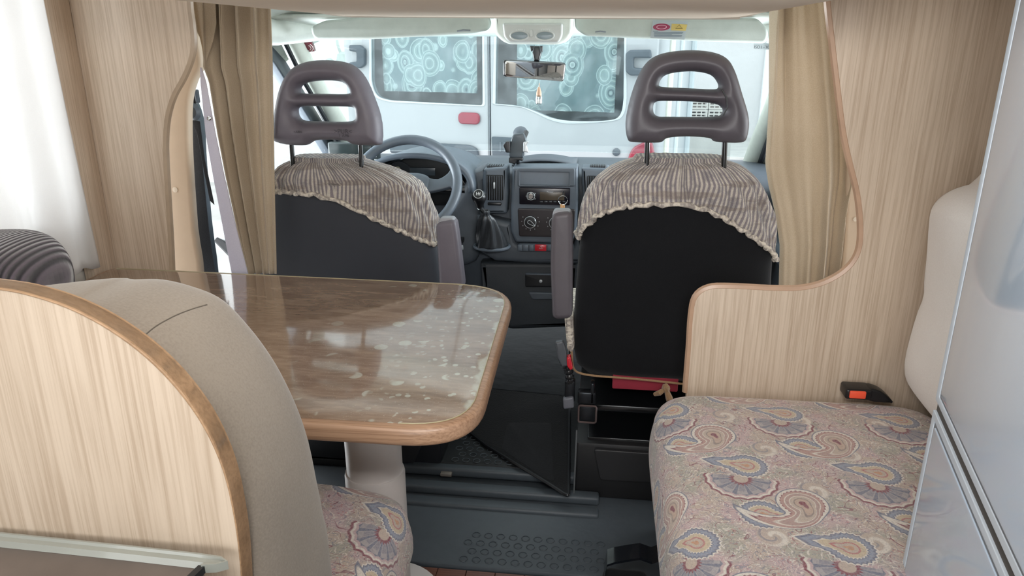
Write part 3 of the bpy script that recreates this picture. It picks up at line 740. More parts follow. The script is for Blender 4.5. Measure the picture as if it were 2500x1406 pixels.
# paisley seat cushion: superellipsoid-ish pad with UVs in metres
def pad(x0, x1, y0, y1, z0, z1, m, name, parent, ex=5., rz=.5, nu=96, crown=.012, roll=.05, wr=0., clip=False):
    cx, cy = (x0+x1)/2, (y0+y1)/2; hx, hy = (x1-x0)/2, (y1-y0)/2; hz = z1-z0
    bm = bmesh.new(); uvl = bm.loops.layers.uv.new('UVMap'); N = nu
    prof = [(.001, 0, 0)]
    def sq(a, e): c_, s_ = cos(a), sin(a); return (math.copysign(abs(c_)**(2/e), c_), math.copysign(abs(s_)**(2/e), s_))
    lv = []
    for k_ in range(12): lv.append(((k_+.02)/12*.86, None))
    V = []; S = []
    fr = [.02, .2, .4, .6, .75, .86]
    side = [(0., 0.), (.25, -.05), (.5, -.16), (.75, -.42), (.9, -.75), (.97, -1.)]
    for f_ in fr:
        V.append([bm.verts.new((cx+hx*f_*sq(2*pi*i/N, ex)[0], cy+hy*f_*sq(2*pi*i/N, ex)[1], z1+crown*(1-f_**2)-roll*.08*(f_ > .8))) for i in range(N)]); S.append(0.)
    R = min(roll, hz*.5)
    for k_ in range(1, 10):
        a = pi/2*k_/9*1.0; off = R*(1-sin(a)) ; dz = R*(1-cos(a))
        V.append([bm.verts.new((cx+(hx-off)*sq(2*pi*i/N, ex)[0], cy+(hy-off)*sq(2*pi*i/N, ex)[1], z1-dz)) for i in range(N)]); S.append(dz)
    zz = z1-R
    for k_ in range(1, 6):
        tt = k_/5; z = zz-(zz-z0)*tt
        bu = .006*sin(pi*tt)-.03*max(0, tt-.6)
        V.append([bm.verts.new((cx+(hx+bu+wr*sin(i*.9)*tt)*sq(2*pi*i/N, ex)[0], cy+(hy+bu)*sq(2*pi*i/N, ex)[1], z)) for i in range(N)]); S.append(z1-z)
    if clip:
        for r_ in V:
            for v in r_: v.co.x = min(v.co.x, .744+(.2079*(min(v.co.y, 1.09)-1.09))) if v.co.y < 1.11 else min(v.co.x, 1.06)
    for ja, (A_, B_) in enumerate(zip(V, V[1:])):
        for i in range(N):
            f_ = bm.faces.new((A_[i], A_[(i+1) % N], B_[(i+1) % N], B_[i]))
            for l, (sI, row) in zip(f_.loops, ((i, ja), (i+1, ja), (i+1, ja+1), (i, ja+1))):
                v = l.vert.co; s_ = max(0, S[row]); c_, d_ = sq(2*pi*sI/N, ex)
                n = Vector((c_, d_)); n = Vector((math.copysign(abs(c_)**4, c_), math.copysign(abs(d_)**4, d_)))
                n = n.normalized() if n.length > 0 else n
                l[uvl].uv = (v.x+n.x*s_, v.y+n.y*s_)
    f_ = bm.faces.new(V[0])
    for l in f_.loops: l[uvl].uv = (l.vert.co.x, l.vert.co.y)
    f_ = bm.faces.new(V[-1][::-1])
    for l in f_.loops: l[uvl].uv = (l.vert.co.x, l.vert.co.y)
    return obj(name, fix(bm), m, parent, smooth=60)
pad(-1.05, -.115, .79, 1.235, .33, .475, PAIS, 'seat_cushion', t, ex=7, roll=.055)
obj('base', box(-1.04, -.17, .62, 1.19, .02, .325, .006), WOOD, t)
obj('low_panel', box(at(715, 1100, 1.80)[0], at(746, 1100, 1.80)[0], 1.80, 1.83, .02, .66, .004), simple('low_beige', '#8f8672', .6), t)
# corduroy cushion
t = thing('corduroy_cushion', 'dark grey ribbed corduroy cushion behind the round wooden end panel, far left', 'cushion', (-.8, .87, .85))
cc = smooth_pts(ats([(-280, 620), (-150, 583), (-30, 575), (30, 584), (75, 610), (108, 652), (124, 705), (125, 780), (90, 820), (-200, 830)], .87), 5)
def cord(u, v):
    return None
bm = bmesh.new(); uvl = bm.loops.layers.uv.new('UVMap')
cx_ = sum(p[0] for p in cc)/len(cc); cz_ = sum(p[1] for p in cc)/len(cc); V = []; nd = 20
for j in range(nd+1):
    a = pi*j/nd; s = abs(sin(a))**.6; yy = .87-.065*cos(a)
    V.append([bm.verts.new((cx_+(p[0]-cx_)*(.75+.25*s), yy, cz_+(p[1]-cz_)*(.75+.25*s))) for p in cc])
for A_, B_ in zip(V, V[1:]):
    for i in range(len(cc)): bm.faces.new((A_[i], A_[(i+1) % len(cc)], B_[(i+1) % len(cc)], B_[i]))
bm.faces.new(V[0]); bm.faces.new(V[-1][::-1])
for f in bm.faces:
    for l in f.loops: l[uvl].uv = (l.vert.co.x*1.8+l.vert.co.z*.0+l.vert.co.y*.1, l.vert.co.z)
obj('cover', fix(bm), CORD, t, smooth=60)
# foreground worktop with pale sealing strip
t = thing('kitchen_worktop', 'corner of a grey brown worktop with pale sealing strip at the lower left edge', 'worktop', (-.4, .3, .8))
wz = .80
wt = simple('worktop_stone', '#685e58', .35, var=.2, ns=14)
E1 = Vector(atZ(500, 1371, wz)); E0 = Vector(atZ(0, 1318, wz)); E0 = E0+(E0-E1)*.8; nB = Vector((.055, -.16))
obj('top', plate(rpoly([(E0.x, -.2), (E1.x-.10, -.2), tuple(E1+nB*.4+Vector((.0, 0))), tuple(E1+Vector((0, -.004))), tuple(E0+Vector((0, -.004)))], [.0, .02, .02, .0, 0]), wz-.035, wz-.004, fXY(), .003), wt, t)
st = [tuple(E0), tuple(E1+Vector((-.012, .001))), tuple(E1+Vector((.002, -.008))), tuple(E1+Vector((-.002, -.03))), (E1.x-.09, -.15)]
def stripgeo(P, w_, h):
    bm = bmesh.new(); rr = []
    for i, p in enumerate(P):
        a = Vector(P[max(0, i-1)]); b = Vector(P[min(len(P)-1, i+1)]); d = (b-a).normalized(); n = Vector((d.y, -d.x)) ; p = Vector(p)
        rr.append([bm.verts.new((q.x, q.y, z)) for q, z in ((p+n*w_, wz-.004), (p+n*w_*.6, wz+h*.35), (p-n*w_*.1, wz+h*.55), (p-n*w_*.3, wz+h), (p-n*w_*.6, wz+h), (p-n*w_*.6, wz-.004))])
    for A_, B_ in zip(rr, rr[1:]):
        for k_ in range(6): bm.faces.new((A_[k_], A_[(k_+1) % 6], B_[(k_+1) % 6], B_[k_]))
    bm.faces.new(rr[0]); bm.faces.new(rr[-1][::-1]); return fix(bm)
obj('sealing_strip', stripgeo(smooth_pts(st[:3], 5, False), .007, .006), CREAM, t)
obj('side_strip', stripgeo([st[2], st[3], st[4]], .008, .004), DASHD, t)
obj('cabinet', box(E0.x+.02, E1.x-.12, -.1, E1.y-.02, .02, wz-.036, .004), WOOD, t)

# ================================================================== RIGHT BENCH
t = thing('side_bench', 'bench with worn paisley seat cushion beside the white fridge, lower right', 'bench', (.7, 1.3, 0))
pad(.365, 1.06, .72, 1.752, .30, .462, PAIS, 'seat_cushion', t, ex=9, roll=.06, clip=True, nu=160)
obj('base', plate([(.42, .78), (.66, .78), (.72, 1.12), (1.07, 1.12), (1.07, 1.74), (.42, 1.74)], .02, .295, fXY(), .004), simple('bench_base', '#8b8177', .6), t)
BYf = 1.66
co_ = [(2400, 449), (2340, 470), (2303, 505), (2294, 550), (2285, 640), (2262, 760), (2236, 870), (2226, 925), (2232, 965), (2255, 985), (2290, 1010)]
CO = ats(co_, BYf)
bo = smooth_pts(CO+[(1.075, .49), (1.075, CO[0][1]+.005)], 4)
t = thing('back_cushion', 'off-white upholstered back cushion standing on the paisley bench against the right wall', 'cushion', (1.0, 1.4, .47))
cushion(bo, 1.12, 1.72, .02, OFFW, 'cover', t)
# buckle on the bench
t = thing('seat_belt_buckle', 'black belt buckle with orange button at the back of the paisley bench', 'buckle', (.95, 1.74, .47))
B0 = at(2058, 940, 1.735)
q0 = at(2057, 967, 1.72); q1 = at(2105, 940, 1.72)
obj('housing', box(q0[0], q0[0]+.062, 1.70, 1.75, q0[1]+.001, q0[1]+.028, .006, 3), BLK, t)
obj('release_button', box(q0[0]+.008, q0[0]+.046, 1.696, 1.712, q0[1]+.006, q0[1]+.025, .003), ORNG, t)
obj('stalk', plate(smooth_pts([(q0[0]+.055, q0[1]+.028), (q0[0]+.085, q0[1]+.022), (q0[0]+.11, q0[1]+.002), (q0[0]+.11, q0[1]-.006), (q0[0]+.055, q0[1]-.002)], 3), 1.705, 1.745, fXZ(), .006), BLK, t)

# ================================================================== FRIDGE (slightly angled)
FA = Vector((.7565, 1.10, 0)); fd = Vector((-.0815, -.392, 0)).normalized(); fn_ = Vector((fd.y, -fd.x, 0))     # along the face towards the viewer / outwards
if fn_.x > 0: fn_ = -fn_
def fF(a, b, c): p = FA+fd*a+fn_*c; return (p.x, p.y, b)
t = thing('fridge', 'tall glossy white fridge freezer with two flush doors at the right edge', 'fridge', (FA.x, FA.y, 0))
obj('cabinet', plate([(0, .02), (.62, .02), (.62, 1.462), (0, 1.462)], -.32, -.012, fF, .006), FRF, t)
def fdoor(nm, z0, z1):
    fr_ = obj(nm, plate(rpoly([(0, z0), (.60, z0), (.60, z1), (0, z1)], .004), -.010, .010, fF, .001, [rpoly([(.018, z0+.012), (.582, z0+.012), (.582, z1-.012), (.018, z1-.012)], .004)]), FRF, t)
    obj('gasket', plate([(.012, z0+.009), (.588, z0+.009), (.588, z1-.009), (.012, z1-.009)], -.008, .0088, fF, .0005), GASK, fr_)
    obj('door_panel', plate(rpoly([(.0255, z0+.0175), (.575, z0+.0175), (.575, z1-.0175), (.0255, z1-.0175)], .006), -.004, .0105, fF, .001), FRW, fr_)
fdoor('upper_door', .774, 1.458); fdoor('lower_door', .06, .757)
obj('gap_strip', plate([(.002, .745), (.60, .745), (.60, .785), (.002, .785)], -.013, .006, fF, .0005), simple('gap_dark', '#4c4844', .7), t)

# ================================================================== SEATS
def se(a, n=3.2): c_, s_ = cos(a), sin(a); return math.copysign(abs(c_)**(2/n), c_), math.copysign(abs(s_)**(2/n), s_)
class Back:
    def __init__(s, rows, Yt, Yb, th):
        s.r = []
        py0, py1 = rows[0][0], rows[-1][0]
        for py, xl, xr in rows:
            Y = Yt+(Yb-Yt)*(py-py0)/(py1-py0); a = at(xl, py, Y); b = at(xr, py, Y); s.r.append((a[1], a[0], b[0], Y))
        s.r.sort(); s.z = [q[0] for q in s.r]; s.th = th; s.zt = s.z[-1]; s.zb = s.z[0]
    def dims(s, z):
        g = [float(np.interp(z, s.z, [q[k] for q in s.r])) for k in (1, 2, 3)]
        e = min(1, max(.0, (s.zt+.012-z)/.07)); f = min(1, max(0, (z-s.zb+.01)/.05))
        d = s.th*sqrt(max(.05, 1-(1-e)**2))*sqrt(max(.3, 1-(1-f)**2))
        return g[0], g[1], g[2], d
    def pt(s, a, z, off=0.):
        xl, xr, Y, d = s.dims(z); c_, s_ = se(a); hw = (xr-xl)/2+off; dd = d/2+off
        return ((xl+xr)/2+hw*c_, Y+s.th/2+dd*s_, z)
def seat(bk, t, fm):
    N = 56; zs = [bk.zb+(bk.zt-bk.zb)*((j/40)) for j in range(41)]
    bm = bmesh.new(); V = [[bm.verts.new(bk.pt(2*pi*i/N, z)) for i in range(N)] for z in zs]
    for A_, B_ in zip(V, V[1:]):
        for i in range(N): bm.faces.new((A_[i], A_[(i+1) % N], B_[(i+1) % N], B_[i]))
    bm.faces.new(V[0]); bm.faces.new(V[-1][::-1]); return obj('backrest', fix(bm), fm, t, smooth=50)
def cover(bk, hem, label, ribs=.0013):
    """hem: list (px,py) for the back side at the back's Y"""
    H = []
    for px, py in hem:
        Y = float(np.interp(py, [400, 900], [bk.r[-1][3], bk.r[0][3]])); H.append(at(px, py, Y))
    H.sort(); hx = [h[0] for h in H]; hz = [h[1] for h in H]
    xl, xr, Y, d = bk.dims(.8); cx = (xl+xr)/2
    N = 220; M = 26
    t = thing('seat_cover', label, 'seat cover', (cx, Y, bk.zt))
    hemz = []
    for i in range(N):
        a = 2*pi*i/N; z = .8
        for _ in range(8):
            p = bk.pt(a, z, .012); z = float(np.interp(p[0], hx, hz))
        hemz.append(z)
    def P(i, v):
        a = 2*pi*i/N; zt = bk.zt+.012; z = hemz[i % N]+(zt-hemz[i % N])*v
        zz = min(z, bk.zt)
        w_ = .010+.005*sin(a*9+z*40)*(1-v)+.003*sin(a*23)
        p = Vector(bk.pt(a, zz, w_)); p.z = z
        if v > .97: p.x = p.x+(cx-p.x)*.04
        return p
    bm = bmesh.new(); uvl = bm.loops.layers.uv.new('UVMap')
    V = [[bm.verts.new(P(i, j/M)) for i in range(N)] for j in range(M+1)]
    L = [0]
    for i in range(1, N+1): L.append(L[-1]+(Vector(bk.pt(2*pi*i/N, .8))-Vector(bk.pt(2*pi*(i-1)/N, .8))).length)
    for j in range(M):
        for i in range(N):
            f = bm.faces.new((V[j][i], V[j][(i+1) % N], V[j+1][(i+1) % N], V[j+1][i]))
            for l, (ii, jj) in zip(f.loops, ((i, j), (i+1, j), (i+1, j+1), (i, j+1))): q_ = Vector(bk.pt(2*pi*(ii % N)/N, min(V[jj][ii % N].co.z, bk.zt-.05), .012)); l[uvl].uv = (q_.x+(q_.y-Y)*(1 if q_.x > cx else -1), V[jj][ii % N].co.z)
    f = bm.faces.new(V[-1][::-1])
    for l in f.loops: l[uvl].uv = (l.vert.co.x, l.vert.co.y+.5)
    obj('knit', fix(bm), KNIT, t, smooth=60)
    pth = [P(i, 0)+Vector((0, 0, .003*sin(i*1.3))) for i in range(0, N, 1)]
    obj('hem', tube([(p.x, p.y-.002, p.z) for p in pth], [.0065+.0015*sin(i*1.9) for i in range(len(pth))], 7, closed=True), HEM, t, smooth=60)
    return t
def puffy(P, Hs, Yc, T, Rr, step=.0032):
    loops = [np.array(L) for L in [P]+Hs]
    A0 = np.concatenate(loops); B0 = np.concatenate([np.roll(L, -1, 0) for L in loops])
    x0, z0 = loops[0].min(0)-step; x1, z1 = loops[0].max(0)+step
    nx = int((x1-x0)/step)+1; nz = int((z1-z0)/step)+1
    G = np.stack(np.meshgrid(x0+np.arange(nx+1)*step, z0+np.arange(nz+1)*step), -1).reshape(-1, 2)
    def near(G):
        D = B0-A0; w_ = G[:, None]-A0[None]; tt = np.clip((w_*D).sum(-1)/np.maximum((D*D).sum(-1), 1e-12), 0, 1); Q = A0[None]+D[None]*tt[..., None]
        dd = np.linalg.norm(G[:, None]-Q, axis=-1); k = dd.argmin(1); ii = np.arange(len(G)); return dd[ii, k], Q[ii, k]
    d_, Q = near(G)
    cr = ((A0[None, :, 1] > G[:, None, 1]) != (B0[None, :, 1] > G[:, None, 1])) & (G[:, None, 0] < (B0-A0)[None, :, 0]*(G[:, None, 1]-A0[None, :, 1])/np.where(abs((B0-A0)[None, :, 1]) < 1e-12, 1e-12, (B0-A0)[None, :, 1])+A0[None, :, 0])
    ins = cr.sum(1) % 2 == 1
    snap = ~ins | (d_ < step*.35); co = np.where(snap[:, None], Q, G); sd = np.where(snap, 0, d_)
    e = np.clip(sd/Rr, 0, 1); h_ = T*np.sqrt(np.maximum(0, 1-(1-e)**2.2))
    bm = bmesh.new(); V = {}
    def vv(k, s_):
        key = (k, 0 if snap[k] else s_)
        if key not in V: V[key] = bm.verts.new((co[k, 0], Yc-s_*h_[k], co[k, 1]))
        return V[key]
    for r in range(nz):
        for c in range(nx):
            q = [r*(nx+1)+c, r*(nx+1)+c+1, (r+1)*(nx+1)+c+1, (r+1)*(nx+1)+c]
            if not any(ins[k] and not snap[k] for k in q) : continue
            for s_ in (1, -1):
                try: bm.faces.new([vv(k, s_) for k in (q if s_ > 0 else q[::-1])])
                except ValueError: pass
    bmesh.ops.dissolve_degenerate(bm, dist=1e-5, edges=bm.edges)
    for _ in range(2): bmesh.ops.smooth_vert(bm, verts=[v for v in bm.verts if abs(v.co.y-Yc) > .004], factor=.5, use_axis_x=False, use_axis_y=True, use_axis_z=False)
    return fix(bm)
def headrest(t, outer, holes, Y, th, post, ptop, pbot, rect=None):
    P = smooth_pts(ats(outer, Y), 4); Hs = [smooth_pts(ats(h, Y), 4) for h in holes]
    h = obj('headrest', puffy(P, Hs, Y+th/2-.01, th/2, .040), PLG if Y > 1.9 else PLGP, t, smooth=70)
    for px in post:
        a = at(px, ptop, Y+th/2); b = at(px+2, pbot, Y+th/2)
        obj('headrest_post', tube([(a[0], Y+th/2, a[1]+.03), (b[0], Y+th/2, b[1]-.05)], .0065, 12), BLKM, t)
    return h

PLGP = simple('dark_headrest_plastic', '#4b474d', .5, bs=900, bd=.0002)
# passenger seat -----------------------------------------------------
rows = [(399, 1560, 1770), (404, 1530, 1800), (418, 1500, 1825), (440, 1470, 1850), (470, 1447, 1872), (520, 1427, 1890), (580, 1416, 1898), (640, 1410, 1897), (700, 1405, 1894), (780, 1400, 1888), (860, 1398, 1880), (900, 1405, 1868), (926, 1432, 1845)]
bkP = Back(rows, 1.86, 1.93, .13)
t = thing('passenger_seat', 'black passenger seat with slotted grey headrest, standing right of the gear console', 'seat', (.41, 2.1, .02))
seat(bkP, t, BLACKF)
hr = headrest(t, [(1533, 343), (1528, 300), (1540, 240), (1560, 185), (1584, 150), (1620, 131), (1680, 123), (1740, 127), (1779, 143), (1800, 175), (1818, 232), (1834, 290), (1831, 335), (1815, 352), (1752, 350), (1735, 341), (1680, 337), (1632, 341), (1612, 352), (1550, 351)],
         [[(1611, 207), (1624, 187), (1655, 178), (1700, 176), (1738, 184), (1755, 202), (1757, 217), (1740, 220), (1680, 217), (1620, 214)],
          [(1596, 268), (1604, 251), (1640, 249), (1700, 251), (1750, 256), (1768, 268), (1764, 283), (1740, 288), (1640, 288), (1605, 286)]], 1.84, .085, (1579, 1768), 345, 402)
q = at(1766, 250, 1.83)
obj('tear', tube([(q[0]-.006, 1.829, q[1]+.03), (q[0]+.006, 1.826, q[1]+.01), (q[0]+.010, 1.826, q[1]-.01), (q[0]+.002, 1.829, q[1]-.03)], .0018, 6), DASHD, hr)
def armrest(t, pts, Y, th):
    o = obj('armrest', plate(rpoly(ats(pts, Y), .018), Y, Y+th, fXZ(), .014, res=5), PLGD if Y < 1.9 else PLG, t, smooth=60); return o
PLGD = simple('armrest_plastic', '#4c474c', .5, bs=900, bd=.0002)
ar = armrest(t, [(1346, 522), (1396, 516), (1398, 620), (1397, 780), (1348, 783), (1343, 650)], 1.79, .055)
obj('armrest_cap', plate(rpoly(ats([(1350, 514), (1392, 514), (1396, 535), (1347, 535)], 1.80), .01), 1.80, 1.84, fXZ(), .008), simple('cap_grey', '#8a8b90', .4), ar)
zz = at(1500, 930, 1.9)[1]
obj('seat_cushion', box(.19, .66, 1.96, 2.44, .36, .50, .05, 4), BLACKF, t)
obj('cushion_cover', plate(rpoly(ats([(1378, 778), (1399, 778), (1402, 850), (1393, 872), (1384, 850)], 1.925), .004), 1.925, 2.2, fXZ(), .005), HEM, t)
# elastic band and bow
eb = [(1396, 858), (1397, 885), (1403, 903), (1420, 912), (1460, 918), (1540, 924), (1620, 932), (1680, 938), (1760, 940)]
obj('elastic_band', tube([(x, 1.915, z) for x, z in smooth_pts(ats(eb, 1.915), 5, False)], .0032, 8), TAN, t)
q = at(1626, 948, 1.90)
bow = obj('bow_knot', lathe([(.003, -.012), (.013, -.006), (.014, .004), (.004, .011)], (q[0], 1.90, q[1]), (1, 0, .3), 12), TAN, t)
for dx, dz, w_ in ((-.03, -.02, .008), (.016, -.05, .010), (.0, .012, .007)):
    obj('bow_tail', tube([(q[0], 1.898, q[1]), (q[0]+dx*.6, 1.89, q[1]+dz*.5), (q[0]+dx, 1.90, q[1]+dz)], [w_*.6, w_, w_*.7], 8), TAN, bow)
a0 = at(1494, 955, 1.94); a1 = at(1640, 925, 1.94)
obj('red_underside', box(a0[0], a1[0]+.02, 1.945, 1.96, a0[1]+.005, a1[1]+.015, .004), REDF, t)
# base with rails and boxes
q0 = at(1412, 985, 1.92); q1 = at(1660, 1075, 1.92)
obj('swivel_plate', box(q0[0], .70, 1.93, 2.4, at(1500, 990, 1.93)[1]-.02, at(1500, 990, 1.93)[1], .004), BLKM, t)
obj('slide_rail', box(q0[0]+.03, .70, 1.92, 2.42, at(1500, 1070, 1.92)[1]-.015, at(1500, 1070, 1.92)[1], .003), BLKM, t)
obj('base_box', box(at(1404, 1150, 1.9)[0], .70, 1.90, 2.40, .012, at(1500, 1085, 1.9)[1], .01), simple('base_black', '#151517', .55, bs=40), t)
obj('base_cover', plate(rpoly(ats([(1450, 1095), (1660, 1110), (1660, 1180), (1465, 1170)], 1.89), .01), 1.885, 1.90, fXZ(), .003), simple('base_panel', '#232325', .5), t)
obj('base_edge', tube([at(1408, 1050, 1.88)[:1]+(1.88,)+at(1408, 1050, 1.88)[1:], at(1400, 1232, 1.88)[:1]+(1.88,)+(at(1400, 1232, 1.88)[1],)], .0025, 6), simple('edge_grey', '#5d6062', .5), t)
# release lever, corrugated sleeve, latch bracket
q = [at(*p, 1.86) for p in ((1392, 935), (1388, 905), (1378, 885), (1372, 868))]
obj('lever_sleeve', tube([(x, 1.86, z) for x, z in smooth_pts(q[::-1], 12, False)], [.011+.0028*sin(i*1.55) for i in range(37)], 12), BLK, t)
obj('buckle_stalk', plate(rpoly(ats([(1355, 834), (1374, 832), (1381, 850), (1387, 893), (1372, 895), (1360, 870)], 1.85), .004), 1.845, 1.865, fXZ(), .005), simple('stalk_grey', '#4a4d52', .4), t)
obj('buckle_release', plate(rpoly(ats([(1383, 872), (1393, 870), (1399, 900), (1392, 904), (1384, 893)], 1.845), .004), 1.842, 1.865, fXZ(), .004), RED, t)
bm = bmesh.new()
for (x0, y0, x1, y1) in ((1378, 930, 1404, 980), (1410, 958, 1455, 985), (1414, 990, 1455, 1030), (1440, 935, 1452, 985)):
    a = at(x0, y1, 1.87); b = at(x1, y0, 1.87); join(bm, box(a[0], b[0], 1.865, 1.895, a[1], b[1], .004))
obj('latch_bracket', bm, simple('bracket_metal', '#2a2d31', .25, metal=.6), t)
obj('latch_pawl', plate(rpoly(ats([(1374, 972), (1400, 968), (1402, 995), (1376, 998)], 1.86), .006), 1.855, 1.875, fXZ(), .005), simple('pawl', '#5f6168', .35), t)
obj('latch_ring', tube([(x, 1.862, z) for x, z in rrect(*at(1412, 1030, 1.862), *at(1456, 992, 1.862), .006)], .003, 6, closed=True), simple('ring_m', '#6a5d5c', .3, metal=.6), t)
bk_seam = [(1460, 520), (1450, 600), (1430, 700), (1416, 800), (1412, 870)]
cover(bkP, [(1380, 600), (1412, 584), (1432, 548), (1470, 520), (1520, 503), (1570, 497), (1630, 495), (1690, 501), (1740, 516), (1790, 543), (1840, 578), (1880, 612), (1900, 640), (1930, 650)], 'ribbed beige and grey knitted cover over the passenger seat top')

# driver seat ---------------------------------------------------------
rows = [(398, 705, 862), (402, 690, 885), (412, 672, 925), (428, 656, 965), (450, 642, 1003), (480, 630, 1025), (520, 620, 1040), (600, 606, 1060), (700, 600, 1070), (800, 600, 1075), (860, 605, 1070), (885, 630, 1050)]
bkD = Back(rows, 1.98, 2.04, .13)
t = thing('driver_seat', 'black driver seat with slotted grey headrest in front of the steering wheel', 'seat', (-.43, 2.2, .02))
seat(bkD, t, simple('driver_back', '#2e3138', .6, var=.1, ns=5, bs=600, bd=.0002))
hr = headrest(t, [(657, 345), (655, 325), (661, 270), (673, 216), (692, 178), (718, 158), (762, 148), (820, 150), (858, 163), (884, 192), (905, 238), (922, 290), (926, 342), (918, 358), (858, 357), (838, 348), (800, 345), (762, 346), (737, 358), (685, 356)],
         [[(722, 227), (727, 211), (750, 201), (795, 198), (828, 203), (845, 221), (840, 231), (785, 231), (730, 230)],
          [(717, 268), (735, 262), (790, 262), (850, 264), (859, 275), (858, 294), (835, 300), (780, 299), (735, 297), (719, 288)]], 1.96, .085, (712, 880), 352, 402)
tm = simple('moulded_letters', '#3b383f', .6)
q = at(838, 321, 1.949); text('>PUR<', .017, (q[0], 1.9465, q[1]), FACE, tm, hr)
q = at(840, 331, 1.949); text('1 A96', .012, (q[0], 1.9465, q[1]), FACE, tm, hr)
q = at(728, 322, 1.949); text('<ABN', .009, (q[0], 1.9465, q[1]), FACE, tm, hr)
ar = armrest(t, [(1062, 545), (1110, 536), (1118, 590), (1132, 710), (1072, 712)], 1.94, .055)
obj('armrest_cap', plate(rpoly(ats([(1072, 533), (1106, 533), (1112, 548), (1066, 548)], 1.95), .01), 1.95, 1.99, fXZ(), .008), simple('cap_grey2', '#8a8b90', .4), ar)
obj('seat_cushion', box(-.66, -.20, 2.08, 2.42, .36, .50, .05, 4), BLACKF, t)
obj('base_box', box(-.70, -.24, 1.97, 2.45, .03, .28, .01), simple('base_navy', '#14161c', .55), t)
obj('base_flange', box(-.72, -.235, 1.95, 2.45, .28, .30, .004), BLKM, t)
obj('base_panel', plate(ats([(975, 1060), (1040, 1062), (1010, 1130), (975, 1132)], 1.94), 1.94, 1.96, fXZ(), .003), simple('base_p2', '#212226', .5), t)
q = at(1087, 1226, 1.9); obj('floor_bracket', box(q[0]-.02, q[0]+.015, 1.93, 1.97, .03, .04, .002), simple('brkt', '#77716a', .5), t)
cover(bkD, [(560, 466), (675, 468), (720, 470), (780, 474), (830, 488), (880, 512), (930, 538), (980, 562), (1030, 588), (1060, 602), (1100, 610)], 'ribbed beige and grey knitted cover over the driver seat top')

# seat belt on the left door post
t = thing('seat_belt', 'black seat belt with roller guide on the dark door post, left', 'seat belt', (-.95, 2.08, 1.1))
q = at(472, 235, 2.09); obj('height_adjuster', box(q[0]-.015, q[0]+.016, 2.07, 2.10, q[1]-.02, q[1]+.02, .005, 3), BLK, t)
q = at(474, 272, 2.08); obj('guide_loop', lathe([(.004, 0), (.02, .004), (.026, .014), (.018, .026), (.004, .03)], (q[0], 2.085, q[1]), (0, -1, 0), 20), DASH, t)
obj('guide_pin', tube([(q[0]-.002, 2.055, q[1]+.05), (q[0], 2.058, q[1]-.005)], .005, 8), BLK, t)
sp = ats([(466, 292), (488, 296), (500, 390), (523, 500), (512, 490), (496, 410), (482, 330)], 2.07)
obj('webbing', plate(sp, 2.07, 2.0725, fXZ(), .0005), BELT, t)
sp = ats([(462, 300), (484, 300), (510, 560), (530, 700), (500, 700), (482, 560)], 2.085)
obj('lower_webbing', plate(sp, 2.085, 2.0875, fXZ(), .0005), BELT, t)

# ================================================================== DASHBOARD
DYf = 2.60
D = lambda L, Y=DYf: ats(L, Y)
t = thing('dashboard', 'dark grey cab dashboard under the windscreen, with centre stack and air vents', 'dashboard', (0, 2.7, .25))
prof = [(2.66, .50), (2.63, .60), (2.63, .80), (2.655, .848), (2.70, .862), (2.95, .855), (3.18, .83), (3.18, .30), (2.75, .28)]
obj('body', plate(rpoly(prof, [.02, .02, .03, .03, .02, .02, .02, .0, .02]), -.84, .84, fYZ(), .01), DASH, t)
# driver side bulge between binnacle and vents
def bul(L, y0, y1, m, n, bev=.01, par=t, Y=DYf, sm_=True, holes=()):
    P = D(L, Y); P = smooth_pts(P, 4) if sm_ else rpoly(P, .008)
    return obj(n, plate(P, y0, y1, fXZ(), bev, [D(h, Y) for h in holes], res=4), m, par, smooth=60)
bul([(1160, 415), (1190, 412), (1185, 520), (1160, 640), (1060, 640), (1050, 560), (1100, 500), (1135, 440)], 2.585, 2.70, DASH, 'knee_panel', .04)
vp1 = bul([(1184, 408), (1240, 404), (1243, 470), (1240, 518), (1184, 518), (1180, 440)], 2.57, 2.66, DASHL, 'vent_pod', .012, sm_=False)
vp2 = bul([(1420, 406), (1488, 408), (1492, 520), (1424, 520)], 2.57, 2.66, DASHL, 'vent_pod', .012, sm_=False)
def vents(pod, x0, x1, y0, y1, topx0, topx1):
    a = at(x0, y1, 2.565); b = at(x1, y0, 2.565)
    obj('vent_recess', box(a[0], b[0], 2.562, 2.575, a[1], b[1], .003), VENTB, pod)
    n = 7
    for i in range(n):
        x = a[0]+(b[0]-a[0])*(i+.5)/n
        obj('vent_slat', box(x-.0016, x+.0016, 2.552, 2.568, a[1]+.002, b[1]-.002, .0005, 1), simple('slat_grey', '#3a3f45', .4) if 'slat_grey' not in MATS else MATS['slat_grey'], pod)
    mx = (a[0]+b[0])/2; mz = (a[1]+b[1])/2
    obj('vent_tab', box(mx-.003, mx+.003, 2.546, 2.556, mz-.0, mz+.022, .001), SILVER, pod)
    obj('vent_wheel', box(a[0]+.004, b[0]-.006, 2.558, 2.57, a[1]-.018, a[1]-.008, .003), BLK, pod)
    # top demister louvre
    a = at(topx0, 412, 2.60); b = at(topx1, 405, 2.62)
    obj('top_recess', box(a[0], b[0], 2.585, 2.625, a[1]+.004, a[1]+.012, .003), VENTB, pod)
    for i in range(7):
        x = a[0]+(b[0]-a[0])*(i+.5)/7; obj('top_slat', box(x-.0022, x+.0022, 2.583, 2.626, a[1]+.006, a[1]+.0145, .0006, 1), MATS['slat_grey'], pod)
vents(vp1, 1188, 1228, 428, 488, 1190, 1232); vents(vp2, 1432, 1474, 430, 488, 1440, 1480)
